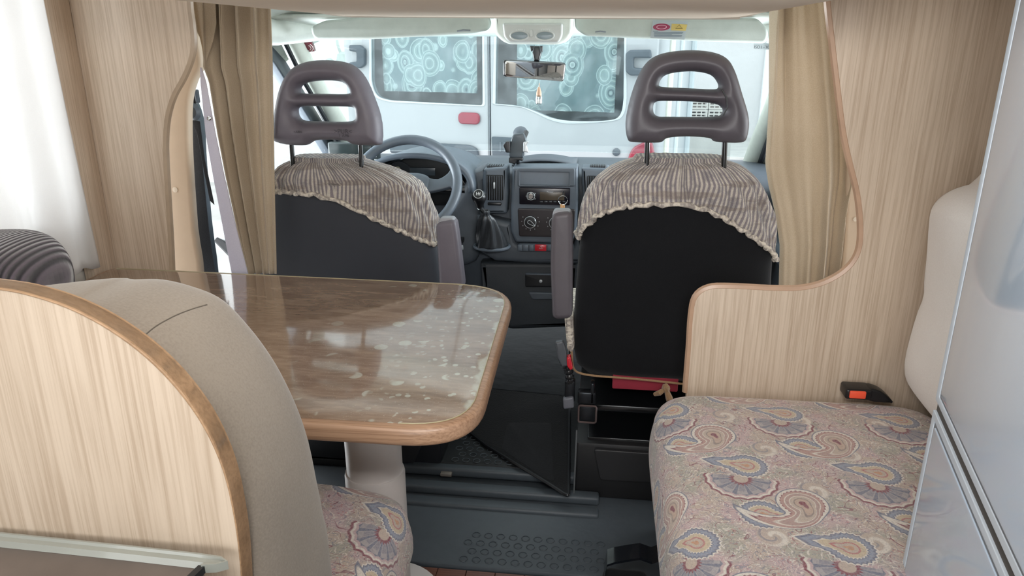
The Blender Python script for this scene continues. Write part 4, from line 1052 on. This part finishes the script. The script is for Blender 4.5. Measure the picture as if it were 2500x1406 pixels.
# centre stack
cs = bul([(1254, 404), (1412, 404), (1414, 470), (1408, 560), (1396, 590), (1262, 586), (1250, 560), (1250, 470)], 2.56, 2.66, DASHL, 'centre_stack', .012, sm_=False)
bul([(1264, 410), (1404, 410), (1404, 455), (1264, 455)], 2.553, 2.565, DASH, 'storage_slot', .004, par=cs, Y=2.56, sm_=False, holes=[[(1270, 419), (1270, 450), (1389, 451), (1389, 421)]])
bul([(1268, 417), (1391, 419), (1391, 453), (1268, 452)], 2.562, 2.564, VENTB, 'slot_interior', .0005, par=cs, Y=2.56, sm_=False)
bul([(1264, 508), (1404, 510), (1400, 578), (1268, 576)], 2.552, 2.562, simple('climate_black', '#2a2527', .35), 'climate_panel', .003, par=cs, Y=2.56, sm_=False)
for px, py, nm in ((1295, 541, 0), (1356, 543, 1)):
    q = at(px, py, 2.55)
    kb = obj('climate_knob', lathe([(.0225, 0), (.0215, .012), (.018, .016), (.001, .017)], (q[0], 2.552, q[1]), (0, -1, 0), 32), BLK, t)
    bm = bmesh.new(); tube([(q[0]+.0205*cos(a), 2.5395, q[1]+.0205*sin(a)) for a in [2*pi*i/36 for i in range(36)]], .0013, 6, closed=True, bm=bm)
    obj('dial_ring', bm, SILVER, kb)
    ang = radians(-35)
    P = [(-.006, .006), (.018, .002), (.018, -.002), (-.006, -.006)]; P = smooth_pts(P, 4)
    R2 = [(q[0]+x*cos(ang)-y*sin(ang), q[1]+x*sin(ang)+y*cos(ang)) for x, y in P]
    obj('pointer', tube([(x, 2.534, z) for x, z in R2], .0009, 6, closed=True), SILVER, kb)
    bm = bmesh.new()
    for i in range(9):
        a = radians(-210+i*30); join(bm, box(q[0]+.031*cos(a)-.001, q[0]+.031*cos(a)+.001, 2.5505, 2.5525, q[1]+.031*sin(a)-.0016, q[1]+.031*sin(a)+.0016, 0))
    tag(obj('dial_marks', bm, SILVER, kb), kind='stuff')
# switch row
sw = bul([(1262, 598), (1270, 594), (1400, 596), (1400, 612), (1272, 612), (1264, 608)], 2.548, 2.575, DASH, 'switch_row', .003, sm_=False, Y=2.56)
for i, (x0, x1, m) in enumerate(((1265, 1275, DASHL), (1277, 1290, DASHL), (1292, 1303, DASHL), (1306, 1334, RED), (1337, 1348, DASHL))):
    a = at(x0, 611, 2.55); b = at(x1, 597, 2.55)
    s_ = obj('hazard_switch' if m is RED else 'switch', box(a[0], b[0], 2.543, 2.552, a[1], b[1], .0015), m, sw)
a = at(1320, 605, 2.54); P = [(a[0]-.006, a[1]-.0035), (a[0]+.006, a[1]-.0035), (a[0], a[1]+.006)]
obj('warning_triangle', tube([(x, 2.5425, z) for x, z in P], .0007, 6, closed=True), SILVER, t)
lc = bul([(1165, 520), (1250, 540), (1262, 590), (1400, 596), (1420, 540), (1440, 600), (1420, 642), (1300, 640), (1210, 634), (1172, 610)], 2.575, 2.66, DASH, 'console', .02, sm_=False)
bul([(1172, 640), (1300, 640), (1410, 642), (1410, 800), (1250, 806), (1190, 790), (1178, 720)], 2.60, 2.72, simple('drawer_dark', '#2a2f34', .5, bs=500), 'lower_cover', .02, sm_=False)
pk = bul([(1282, 668), (1350, 668), (1350, 700), (1282, 700)], 2.594, 2.604, BLK, 'drawer_handle', .004, sm_=False)
bul([(1284, 665), (1350, 667), (1350, 670), (1284, 668)], 2.588, 2.6, DASHL, 'handle_lip', .001, par=pk, sm_=False)
q = at(1320, 687, 2.59); obj('lock', lathe([(.006, 0), (.006, .004), (.002, .005)], (q[0], 2.595, q[1]), (0, -1, 0), 14), SILVER, pk)
bul([(1290, 712), (1350, 714), (1350, 730), (1300, 730)], 2.592, 2.602, DASH, 'drawer_ledge', .004, sm_=False)
# storage lid bump on top
def lid(u, v): x = -.02+.18*(u-.5)*1.3+.03; return (x, 2.70+.22*v, .865+.028*sin(pi*u)**.6*(sin(pi*min(1, v+.15)))**.5)
bm, _ = grid(lid, 24, 8); solid(obj('top_lid', bm, DASH, t), .004)
# binnacle hood
def hood(x0, x1, zb0, zt, y0, y1, dep):
    def fn(u, v):
        a = pi*u; x = (x0+x1)/2-(x1-x0)/2*cos(a)*(1.0); z = zb0+(zt-zb0)*sin(a)**.75
        return (x, y0+(y1-y0)*v, z-.02*v)
    return fn
hx0, hz0 = at(885, 440, 2.52); hx1, hz1 = at(1152, 440, 2.52); ht = at(1010, 378, 2.52)[1]
bm, _ = grid(hood(hx0, hx1, hz0-.03, ht, 2.50, 2.85, 0), 40, 8); solid(obj('binnacle_hood', bm, DASHL, t), .018)
pts = [(hx0+.02+(hx1-hx0-.04)*u, hz0-.05+(ht-.01-hz0+.05)*sin(pi*u)**.75) for u in [i/24 for i in range(25)]]
ins = obj('instrument_panel', plate(pts+[(hx1-.02, hz0-.10), (hx0+.02, hz0-.10)], 2.60, 2.63, fXZ(), .004), simple('instr', '#17191b', .3), t)
for px, r in ((935, .035), (975, .045), (1110, .02)):
    q = at(px, 425 if px < 1000 else 440, 2.59)
    obj('gauge', lathe([(r, 0), (r, .004), (r-.004, .004), (r-.005, .001)], (q[0], 2.598, q[1]), (0, -1, 0), 28), simple('gauge%d' % px, '#2b3034', .3), ins)
q = at(958, 432, 2.59); text('80 100', .011, (q[0], 2.592, q[1]-.004), FACE, SILVER, ins, 'numerals')
a = at(1000, 428, 2.59); b = at(1062, 410, 2.59); obj('display', box(a[0], b[0], 2.592, 2.6, a[1], b[1], .002), simple('lcd', '#3a434a', .25), ins)
a = at(940, 425, 2.59); b = at(976, 408, 2.59); obj('gauge_face', plate(smooth_pts([(a[0], a[1]), (b[0], a[1]), (b[0], b[1]), (b[0]-.02, b[1]-.001)], 4), 2.586, 2.59, fXZ(), .001), simple('gface', '#a3a28f', .4), ins)

# radio ----------------------------------------------------------------
t = thing('car_radio', 'black car radio with silver rotary knob in the centre of the dashboard', 'radio', (0, 2.55, .78))
a = at(1268, 498, 2.55); b = at(1392, 460, 2.55)
obj('fascia', box(a[0], b[0], 2.545, 2.60, a[1], b[1], .003), simple('radio_black', '#15131a', .25), t)
q = at(1296, 479, 2.543)
obj('volume_knob', lathe([(.011, 0), (.010, .009), (.008, .010), (.0075, .0085), (.001, .0085)], (q[0], 2.545, q[1]), (0, -1, 0), 24), CHROME, t)
obj('knob_ring', tube([(q[0]+.0135*cos(x), 2.5445, q[1]+.0135*sin(x)) for x in [2*pi*i/24 for i in range(24)]], .001, 6, closed=True), SILVER, t)
for dz, lab in ((.010, 'upper'), (-.010, 'lower')):
    P = [(q[0]-.018, q[1]), (q[0]-.011, q[1]+dz*1.25), (q[0]+.018, q[1]+dz*1.0), (q[0]+.012, q[1]+dz*.5)]
    obj('button_outline', tube([(x, 2.5445, z) for x, z in P], .0007, 6, closed=True), SILVER, t)
a = at(1318, 488, 2.544); b = at(1378, 470, 2.544); obj('display', box(a[0], b[0], 2.5435, 2.546, a[1], b[1], .001), simple('radio_lcd', '#4a4238', .25), t)
for i in range(6):
    q2 = at(1318+i*11, 493, 2.544); obj('preset_button', box(q2[0], q2[0]+.011, 2.5425, 2.546, q2[1]-.0015, q2[1]+.003, .0008), MATS['gauge935'], t)
q2 = at(1343, 472, 2.543); text('Pioneer', .0072, (q2[0], 2.5428, at(1343, 466, 2.543)[1]-.004), FACE, SILVER, t)

# gear lever -------------------------------------------------------------
t = thing('gear_lever', 'black gear knob with shift pattern and leather gaiter, left of the climate panel', 'gear lever', (at(1195, 620, 2.5)[0], 2.5, .6))
q = at(1170, 482, 2.42); kx, kz = q
obj('knob', lathe([(.008, -.045), (.012, -.035), (.016, -.022), (.0235, -.005), (.025, .006), (.021, .014), (.012, .018), (.001, .019)], (kx, 2.42, kz), (.0, -.35, 1), 26), BLK, t)
nn = Vector((0, -.80, .55)).normalized(); kc = Vector((kx, 2.42, kz))+Vector((0, -.35, 1)).normalized()*.004
un = Vector((1, 0, 0)); vn = nn.cross(un)
face_c = kc+nn*.021
kf = obj('knob_face', lathe([(.0165, -.006), (.0165, .0), (.001, .001)], face_c, nn, 26), DASHD, t)
ring = lambda c_, r, tr, m, nm, par: obj(nm, tube([c_+un*r*cos(x)+vn*r*sin(x) for x in [2*pi*i/28 for i in range(28)]], tr, 6, closed=True), m, par)
ring(face_c, .0155, .0012, SILVER, 'face_ring', kf)
bm = bmesh.new(); fc = face_c+nn*.0015; sgn = 1 if vn.z > 0 else -1
for x in (-.006, 0, .006): tube([fc+un*x-vn*.006, fc+un*x+vn*.006], .0007, 5, bm=bm)
tube([fc-un*.006, fc+un*.006], .0007, 5, bm=bm); obj('shift_pattern', bm, simple('white_print', '#e8e8e8', .5), kf)
b1 = at(1183, 520, 2.45)
obj('stick', tube([(kx, 2.425, kz-.035), (b1[0], 2.45, b1[1])], .009, 10), CHROME, t)
base = at(1200, 600, 2.52)
def gait(u, v):
    a = 2*pi*u; r = .016+.048*v**.8; fold = 1+.12*sin(7*a+v*6)*(.4+sin(v*pi)); pinch = 1-.35*math.exp(-((v-.12)/.06)**2)
    cx = b1[0]+(base[0]-b1[0])*v; cy = 2.45+.08*v; cz = b1[1]+.01+(base[1]-b1[1]-.015)*v
    return (cx+r*fold*pinch*cos(a)*.85, cy+r*fold*pinch*sin(a)*.9, cz+.006*sin(3*a)*v)
bm, _ = grid(gait, 64, 24, closed_u=True); solid(obj('gaiter', bm, LEATH, t, smooth=60), .002)
bm = bmesh.new(); obj('gaiter_frame', tube([(base[0]+.062*cos(a), 2.53+.055*sin(a), base[1]-.004) for a in [2*pi*i/32 for i in range(32)]], .006, 8, closed=True), DASHL, t)

# steering wheel -----------------------------------------------------------
sx, sz = at(988, 455, 2.36); SC = Vector((sx, 2.36, sz)); beta = radians(38); SN = Vector((0, -cos(beta), sin(beta))); SU = Vector((1, 0, 0)); SV = SN.cross(SU)
if SV.z < 0: SV = -SV
t = thing('steering_wheel', 'grey four spoke steering wheel behind the driver seat', 'steering wheel', tuple(SC))
SR = .176
SP = lambda x, y, h=0.: SC+SU*x+SV*y+SN*h
obj('rim', tube([SP(SR*cos(a), SR*sin(a)) for a in [2*pi*i/72 for i in range(72)]], .0165, 14, closed=True), DASHL, t, smooth=60)
def fS(a, b, c): return tuple(SP(a, b, c))
hub = rpoly([(-.085, .035), (-.05, .05), (.05, .05), (.085, .035), (.075, -.075), (.04, -.095), (-.04, -.095), (-.075, -.075)], .02)
obj('hub', plate(hub, -.04, .012, fS, .014, res=4), DASHL, t, smooth=60)
for s in (-1, 1):
    P = [(s*.07, .028), (s*.11, .028), (s*.14, .05), (s*.158, .085), (s*.168, .06), (s*.168, -.02), (s*.155, .0), (s*.13, -.008), (s*.07, -.02)]
    obj('spoke', plate(smooth_pts(P, 3), -.012, .006, fS, .005), DASHL, t, smooth=60)
    P = [(s*.03, -.08), (s*.06, -.08), (s*.085, -.145), (s*.06, -.16)]
    obj('spoke', plate(rpoly(P, .006), -.016, -.002, fS, .004), DASHL, t, smooth=60)
obj('column', tube([SP(0, 0, -.03), SP(0, -.02, -.22)], .05, 20), DASHD, t)
obj('stalk', tube([SP(.05, .02, -.06), SP(.15, .03, -.075), SP(.185, .035, -.08)], [.007, .010, .013], 10), BLK, t)

# monitor behind the wheel --------------------------------------------------
t = thing('dash_monitor', 'dark flat monitor standing behind the steering wheel near the left pillar', 'monitor', (at(862, 400, 2.62)[0], 2.62, .86))
a = at(803, 400, 2.62); b = at(924, 349, 2.62)
obj('case', box(a[0], b[0], 2.62, 2.645, a[1], b[1], .006), simple('monitor_case', '#363f40', .35), t)
obj('screen', box(a[0]+.006, b[0]-.028, 2.617, 2.622, a[1]+.006, b[1]-.006, .001), simple('monitor_screen', '#283030', .15), t)
for i in range(4): obj('button', box(b[0]-.018, b[0]-.009, 2.616, 2.621, a[1]+.006+i*.011, a[1]+.010+i*.011, .001), SILVER, t)
obj('stand', box((a[0]+b[0])/2-.03, (a[0]+b[0])/2+.03, 2.63, 2.69, a[1]-.03, a[1]+.005, .004), BLK, t)

# phone holder ----------------------------------------------------------------
PHY = 2.62
t = thing('phone_holder', 'black phone holder with side clamps standing on the dash centre', 'phone holder', (at(1265, 400, PHY)[0], PHY, .88))
P = rpoly(ats([(1253, 328), (1278, 324), (1285, 340), (1276, 385), (1262, 390), (1243, 384), (1242, 370), (1248, 338)], PHY), .007)
pad_ = obj('cradle', plate(P, PHY, PHY+.018, fXZ(), .006), simple('holder_grey', '#3c444a', .4), t)
obj('suction_arm', tube([(at(1272, 350, PHY)[0], PHY+.02, at(1272, 350, PHY)[1]), (at(1280, 328, PHY)[0], PHY+.07, at(1280, 328, PHY)[1])], .009, 10), BLK, t)
q = at(1270, 327, PHY+.09); obj('suction_cup', lathe([(.027, 0), (.027, .004), (.018, .012), (.005, .016)], (q[0], PHY+.1, q[1]), (0, -1, .5), 20), DASH, t)
a = at(1232, 365, PHY); obj('clamp', plate(rpoly(ats([(1229, 354), (1236, 345), (1246, 345), (1246, 372), (1236, 372)], PHY), .003), PHY-.008, PHY+.012, fXZ(), .003), BLK, t)
obj('clamp', plate(rpoly(ats([(1278, 346), (1291, 344), (1286, 356), (1291, 372), (1277, 370)], PHY), .003), PHY-.008, PHY+.012, fXZ(), .003), SILVER, t)
obj('foot', plate(rpoly(ats([(1243, 384), (1277, 384), (1277, 392), (1264, 390), (1258, 400), (1243, 396)], PHY), .002), PHY-.012, PHY+.012, fXZ(), .003), BLK, t)
q = at(1267, 334, PHY); text('PHONE GRIP'[:0] or '- - - -', .006, (q[0], PHY-.0005, q[1]), FACE, SILVER, t, 'print')
obj('mount', tube([(at(1262, 392, PHY)[0], PHY+.01, at(1262, 392, PHY)[1]), (at(1264, 402, PHY)[0], PHY+.03, .872)], .007, 8), BLK, t)

# key ring ----------------------------------------------------------------------
t = thing('key_ring', 'metal key ring with tan strap hanging in front of the radio above the passenger armrest', 'key ring', (at(1374, 490, 2.5)[0], 2.5, .8))
q = at(1374, 489, 2.5)
obj('ring', tube([(q[0]+.0155*cos(a), 2.5, q[1]+.0155*sin(a)) for a in [2*pi*i/28 for i in range(28)]], .0016, 8, closed=True), CHROME, t)
for dx in (-.004, .004): obj('strap', plate([(q[0]+dx-.004, q[1]-.013), (q[0]+dx+.003, q[1]-.013), (q[0]+dx+.005, q[1]-.055), (q[0]+dx-.006, q[1]-.055)], 2.498+dx*.3, 2.501+dx*.3, fXZ(), .0008), simple('strap_tan%d' % (dx > 0), '#c99c6c', .6), t)
obj('hook', tube([(q[0], 2.5, q[1]+.014), (q[0], 2.52, q[1]+.022), (q[0]+.001, 2.548, q[1]+.022)], .0018, 8), BLK, t)
q = at(1122, 605, 2.45)
t = thing('cab_lever', 'small pale lever beside the driver armrest, below the dash', 'lever', (q[0], 2.45, q[1]))
obj('grip', tube([(q[0]-.02, 2.45, q[1]), (q[0]+.012, 2.45, q[1]+.002)], [.007, .009], 10), SILVER, t)
obj('bracket', box(q[0]-.03, q[0]-.008, 2.45, 2.6, q[1]-.012, q[1]+.004, .002), DASHD, t)

# ================================================================== OVERHEAD ITEMS
def visor(pts, Y, label, name='sun_visor'):
    t = thing(name, label, 'sun visor', (at(*pts[0], Y)[0], Y, 1.34), 'sun visors')
    P = rpoly(ats(pts, Y), .012)
    obj('pad', plate(P, Y, Y+.022, fXZ(), .009, res=4), VISOR, t, smooth=60); return t
v1 = visor([(757, 66), (790, 50), (900, 40), (1192, 38), (1200, 58), (1190, 74), (1150, 82), (1050, 88), (900, 96), (772, 97), (762, 88)], 2.30, 'left grey green sun visor above the steering wheel, without a sticker')
q = at(1132, 76, 2.295); obj('clip', tube([(q[0]-.02, 2.297, q[1]), (q[0], 2.292, q[1]+.003), (q[0]+.02, 2.297, q[1]+.002)], .0022, 6), GASK, v1)
v2 = visor([(1402, 38), (1850, 44), (1876, 72), (1876, 92), (1868, 106), (1700, 100), (1560, 94), (1430, 88), (1404, 70)], 2.30, 'right grey green sun visor carrying an airbag warning sticker')
q = at(1466, 78, 2.295); obj('clip', tube([(q[0]-.015, 2.297, q[1]), (q[0], 2.292, q[1]+.002), (q[0]+.015, 2.297, q[1])], .0018, 6), GASK, v2)
# airbag sticker on the visor
SY = 2.2985
t = thing('airbag_sticker', 'pale sticker with red oval and yellow warning triangle on the right visor', 'sticker', (at(1632, 70, SY)[0], SY, at(1632, 70, SY)[1]))
obj('sheet', plate(ats([(1594, 49), (1680, 52), (1671, 97), (1588, 93)], SY), SY-.0006, SY, fXZ(), .0001), simple('sticker_pale', '#a5afb3', .4), t)
cx, cz = at(1615, 66, SY)
ell = [(cx+.0245*cos(a), cz+.0095*sin(a)) for a in [2*pi*i/28 for i in range(28)]]
ov = obj('red_oval', plate(ell, SY-.0014, SY-.0007, fXZ(), .0001), simple('print_red', '#8f2c4c', .4), t)
obj('oval_line', tube([(cx+.014*cos(a), SY-.0015, cz+.005*sin(a)) for a in [2*pi*i/20 for i in range(20)]], .0007, 5, closed=True), simple('print_pink', '#d9aebb', .4), ov)
obj('yellow_box', plate(ats([(1640, 58), (1678, 60), (1674, 75), (1638, 74)], SY), SY-.0014, SY-.0007, fXZ(), .0001), simple('print_yellow', '#c9b266', .4), t)
cx, cz = at(1658, 66, SY); obj('triangle', tube([(cx-.010, SY-.0016, cz-.004), (cx+.010, SY-.0016, cz-.004), (cx, SY-.0016, cz+.006)], .0008, 5, closed=True), simple('print_dark', '#6b5a24', .4), t)
bm = bmesh.new()
for i, (x0, x1) in enumerate(((1594, 1607), (1597, 1668), (1597, 1666), (1597, 1640), (1597, 1665), (1597, 1664))):
    a = at(x0, 76+i*2.6, SY); b = at(x1, 77.2+i*2.6, SY); join(bm, box(a[0], b[0], SY-.0012, SY-.0006, b[1], a[1], 0))
tag(obj('small_print', bm, simple('print_blue', '#6b7c88', .5), t), kind='stuff')
# roof console lamp
t = thing('roof_lamp', 'grey plastic double reading lamp above the rear-view mirror', 'lamp', (at(1298, 70, 2.25)[0], 2.25, 1.34))
obj('surround', plate(rpoly(ats([(1204, 36), (1400, 36), (1398, 80), (1385, 100), (1360, 109), (1240, 108), (1222, 98), (1206, 80)], 2.26), .012), 2.26, 2.34, fXZ(), .012), HEADL, t, smooth=60)
hs = obj('housing', plate(rpoly(ats([(1226, 56), (1374, 56), (1373, 88), (1364, 104), (1242, 103), (1230, 90)], 2.245), .008), 2.245, 2.265, fXZ(), .007), LAMPP, t, smooth=60)
for px in (1268, 1330):
    q = at(px, 87, 2.243)
    E_ = [(q[0]+.026*cos(a), 2.244, q[1]+.0125*sin(a)) for a in [2*pi*i/28 for i in range(28)]]
    l_ = obj('lens', plate([(e[0], e[2]) for e in E_], 2.242, 2.249, fXZ(), .003), simple('lens%d' % px, '#77868d', .2), hs)
    obj('lens_ring', tube(E_, .0028, 8, closed=True), LAMPP, hs)
    q = at(px+2, 75, 2.243); text('I OFF I', .009, (q[0], 2.2438, q[1]), FACE, simple('lamp_print', '#e4e8e8', .5), hs)
obj('lamp_switch', box(*[at(1293, 85, 2.243)[0], at(1301, 85, 2.243)[0]], 2.240, 2.248, at(1293, 90, 2.243)[1], at(1293, 72, 2.243)[1], .002), LAMPP, hs)
# mirror
MY = 2.42
t = thing('rear_view_mirror', 'black framed rear-view mirror hanging below the roof lamp', 'mirror', (at(1305, 172, MY)[0], MY, 1.21))
C0 = Vector((at(1305, 173, MY)[0], MY, at(1305, 173, MY)[1]))
Mr = Matrix.Rotation(radians(17), 3, 'Z')@Matrix.Rotation(radians(6), 3, 'X')@Matrix.Rotation(radians(3.4), 3, 'Y')
def fM(a, b, c): p = Mr@Vector((a, c, b))+C0; return tuple(p)
hw, hh = .101, .029
fr = rpoly([(-hw, hh*.95), (hw, hh), (hw*.985, -hh), (-hw*.97, -hh*.8)], .010)
obj('frame', plate(fr, 0, .022, fM, .006, res=4), BLK, t, smooth=60)
obj('mirror_glass', plate(grow(fr, -.0045), -.0012, .004, fM, .0005), MIRR, t)
obj('stem', plate(rpoly(ats([(1303, 112), (1318, 112), (1322, 130), (1316, 150), (1304, 150), (1299, 130)], MY+.01), .004), MY+.008, MY+.03, fXZ(), .006), BLK, t)
obj('mount', plate(ats([(1293, 112), (1325, 112), (1324, 128), (1310, 117), (1296, 126)], MY+.03), MY+.03, MY+.045, fXZ(), .003), BLK, t)
# air freshener
q = at(1316, 205, MY-.02)
t = thing('air_freshener', 'little glass scent bottle with wooden cap hanging from the mirror', 'air freshener', (q[0], MY-.02, q[1]))
AX, AY = q[0], MY-.02
obj('cord', tube([(AX, AY+.01, q[1]+.002), (AX-.001, AY, q[1]-.03)], .0012, 6), simple('cord_beige', '#b79d84', .8), t)
q1 = at(1316, 228, AY)[1]
obj('cap', lathe([(.003, .022), (.006, .012), (.0085, .004), (.0085, -.008)], (AX, AY, q1-.002), seg=14), simple('cap_wood', '#b3937c', .5), t)
obj('bottle', lathe([(.0095, -.006), (.0105, -.012), (.0105, -.030), (.008, -.033)], (AX, AY, q1+.0), seg=16), BOTTLE, t)
obj('scent_oil', lathe([(.0085, -.018), (.0085, -.030)], (AX, AY, q1), seg=14), simple('oil', '#e6e9e8', .2), t)
# stickers on the windscreen
def onws(px, py):
    # intersection with windscreen plane (flat approximation)
    n = Vector((0, .46, .66)).normalized(); o_ = Vector((0, 2.43, 1.305)); d = ray(px, py); return CAMP+d*((o_-CAMP).dot(n)/d.dot(n))
cs_ = [onws(*p) for p in ((722, 101), (764, 99), (772, 124), (730, 128))]
def quad(P, m, nm, par, off=.0):
    bm = bmesh.new(); n = Vector((0, -.46, -.66)).normalized()*-1; vs = [bm.verts.new(p+n*off) for p in P]; bm.faces.new(vs); o = obj(nm, bm, m, par, smooth=0); solid(o, .0006); return o
t = thing('red_sticker', 'red and white sticker with curved signal marks high in the left windscreen corner', 'sticker', tuple(cs_[0]))
quad(cs_, simple('sticker_white', '#ece6e2', .4), 'sheet', t)
c0 = sum(cs_, Vector())/4; quad([c0+(p-c0)*.88-Vector((0, .004, .003)) for p in cs_], simple('sticker_red', '#8b2a3c', .4), 'red_field', t)
eu = (cs_[1]-cs_[0])*.5; ev = (cs_[0]-cs_[3])*.5
for s in (-1, 1):
    for r in (.55, .8):
        obj('arc', tube([c0-Vector((0, .006, .005))+eu*s*(.1+r*cos(a))+ev*r*sin(a) for a in [radians(-50+i*20) for i in range(6)]], .0016, 5), simple('arc_w%d%d' % (s, int(r*10)), '#e6d2cf', .5), t)
quad([c0-Vector((0, .006, .005))+eu*x+ev*y for x, y in ((-.3, -.75), (.3, -.75), (.3, -.45), (-.3, -.45))], simple('st_lab', '#f2efee', .5), 'caption', t)
t = thing('grey_sticker', 'grey sticker with black print in the upper right windscreen corner', 'sticker', tuple(onws(1860, 112)))
cs_ = [onws(*p) for p in ((1840, 104), (1882, 106), (1882, 121), (1840, 119))]
quad(cs_, simple('sticker_grey', '#9aa1a1', .5), 'sheet', t)
text('Test - VW'[:0]+'ISO1 - V5', .012, tuple(onws(1860, 112)-Vector((0, .006, .004))), FACE, BLK, t)

# ================================================================== FLOOR ITEMS
fz = .057
def fp(px, py): x, y = atZ(px, py, fz); return (x, y)
mt = [fp(1192, 955), fp(1372, 972), fp(1390, 985), fp(1388, 1215), fp(1378, 1212), fp(1345, 1190), fp(1190, 1095), fp(1132, 1050)]
t = thing('carpet_mat', 'black carpet mat with a slanting edge on the cab floor between the seats', 'mat', (.0, 2.1, fz))
obj('pile', plate(rpoly(mt, .012), fz-.001, fz+.012, fXY(), .004), CARPET, t)
lo = [fp(1240, 1040), fp(1345, 1040), fp(1352, 1185), fp(1335, 1180), fp(1225, 1105)]
obj('worn_patch', plate(rpoly(lo, .02), fz+.011, fz+.0135, fXY(), .001), fabric('carpet_patch', '#1a1b1d', '#222326', sc_=500, sheen=.05), t)
obj('binding', tube([(x, y, fz+.008) for x, y in rpoly(mt, .012)], .005, 6, closed=True), BLK, t)
sc_rings = bmesh.new()     # ring embossing of the rubber floor
for i in range(11):
    for j in range(4):
        x = -.10+i*.034; y = 1.585+j*.034
        tube([(x+.011*cos(a)+.017*(j % 2), y+.011*sin(a), .0135) for a in [2*pi*k_/12 for k_ in range(12)]], .0012, 4, closed=True, bm=sc_rings)
for i in range(7):
    for j in range(7):
        x = -.20+i*.034; y = 1.99+j*.034
        tube([(x+.011*cos(a)+.017*(j % 2), y+.011*sin(a), .0562) for a in [2*pi*k_/12 for k_ in range(12)]], .0012, 4, closed=True, bm=sc_rings)
tag(obj('ring_relief', sc_rings, RUBBER, cf, smooth=0), kind='stuff')
# strap and bag near the bottom edge
t = thing('black_bag_strap', 'black glossy strap looped on the floor beside the paisley bench base', 'strap', (.36, 1.5, 0))
def strap(P, w_, th, m, nm):
    bm = bmesh.new(); rr = []
    for i, p in enumerate(P):
        p = Vector(p); rr.append([bm.verts.new(p+Vector(o_)) for o_ in ((0, -w_/2, th), (0, w_/2, th+.008), (0, w_/2, .008), (0, -w_/2, 0))])
    for A_, B_ in zip(rr, rr[1:]):
        for k_ in range(4): bm.faces.new((A_[k_], A_[(k_+1) % 4], B_[(k_+1) % 4], B_[k_]))
    bm.faces.new(rr[0]); bm.faces.new(rr[-1][::-1]); return obj(nm, fix(bm), m, t, smooth=50)
pts3 = []
for px, py, z in ((1474, 1470, .05), (1475, 1400, .10), (1482, 1368, .125), (1500, 1362, .13), (1540, 1355, .13), (1562, 1352, .13), (1590, 1362, .125), (1622, 1350, .12)):
    x, y = atZ(px, py, z); pts3.append((x, y, z))
P3 = [Vector(p) for p in pts3]; Q = []
for i in range(len(P3)-1):
    for k_ in range(6): Q.append(P3[i].lerp(P3[i+1], k_/6))
strap(Q, .045, .006, simple('strap_gloss', '#10141a', .25, coat=.4), 'loop')
q = atZ(1468, 1420, .03); obj('bag', box(q[0], q[0]+.11, 1.38, 1.50, .006, .10, .02, 3), BLACKF, t)
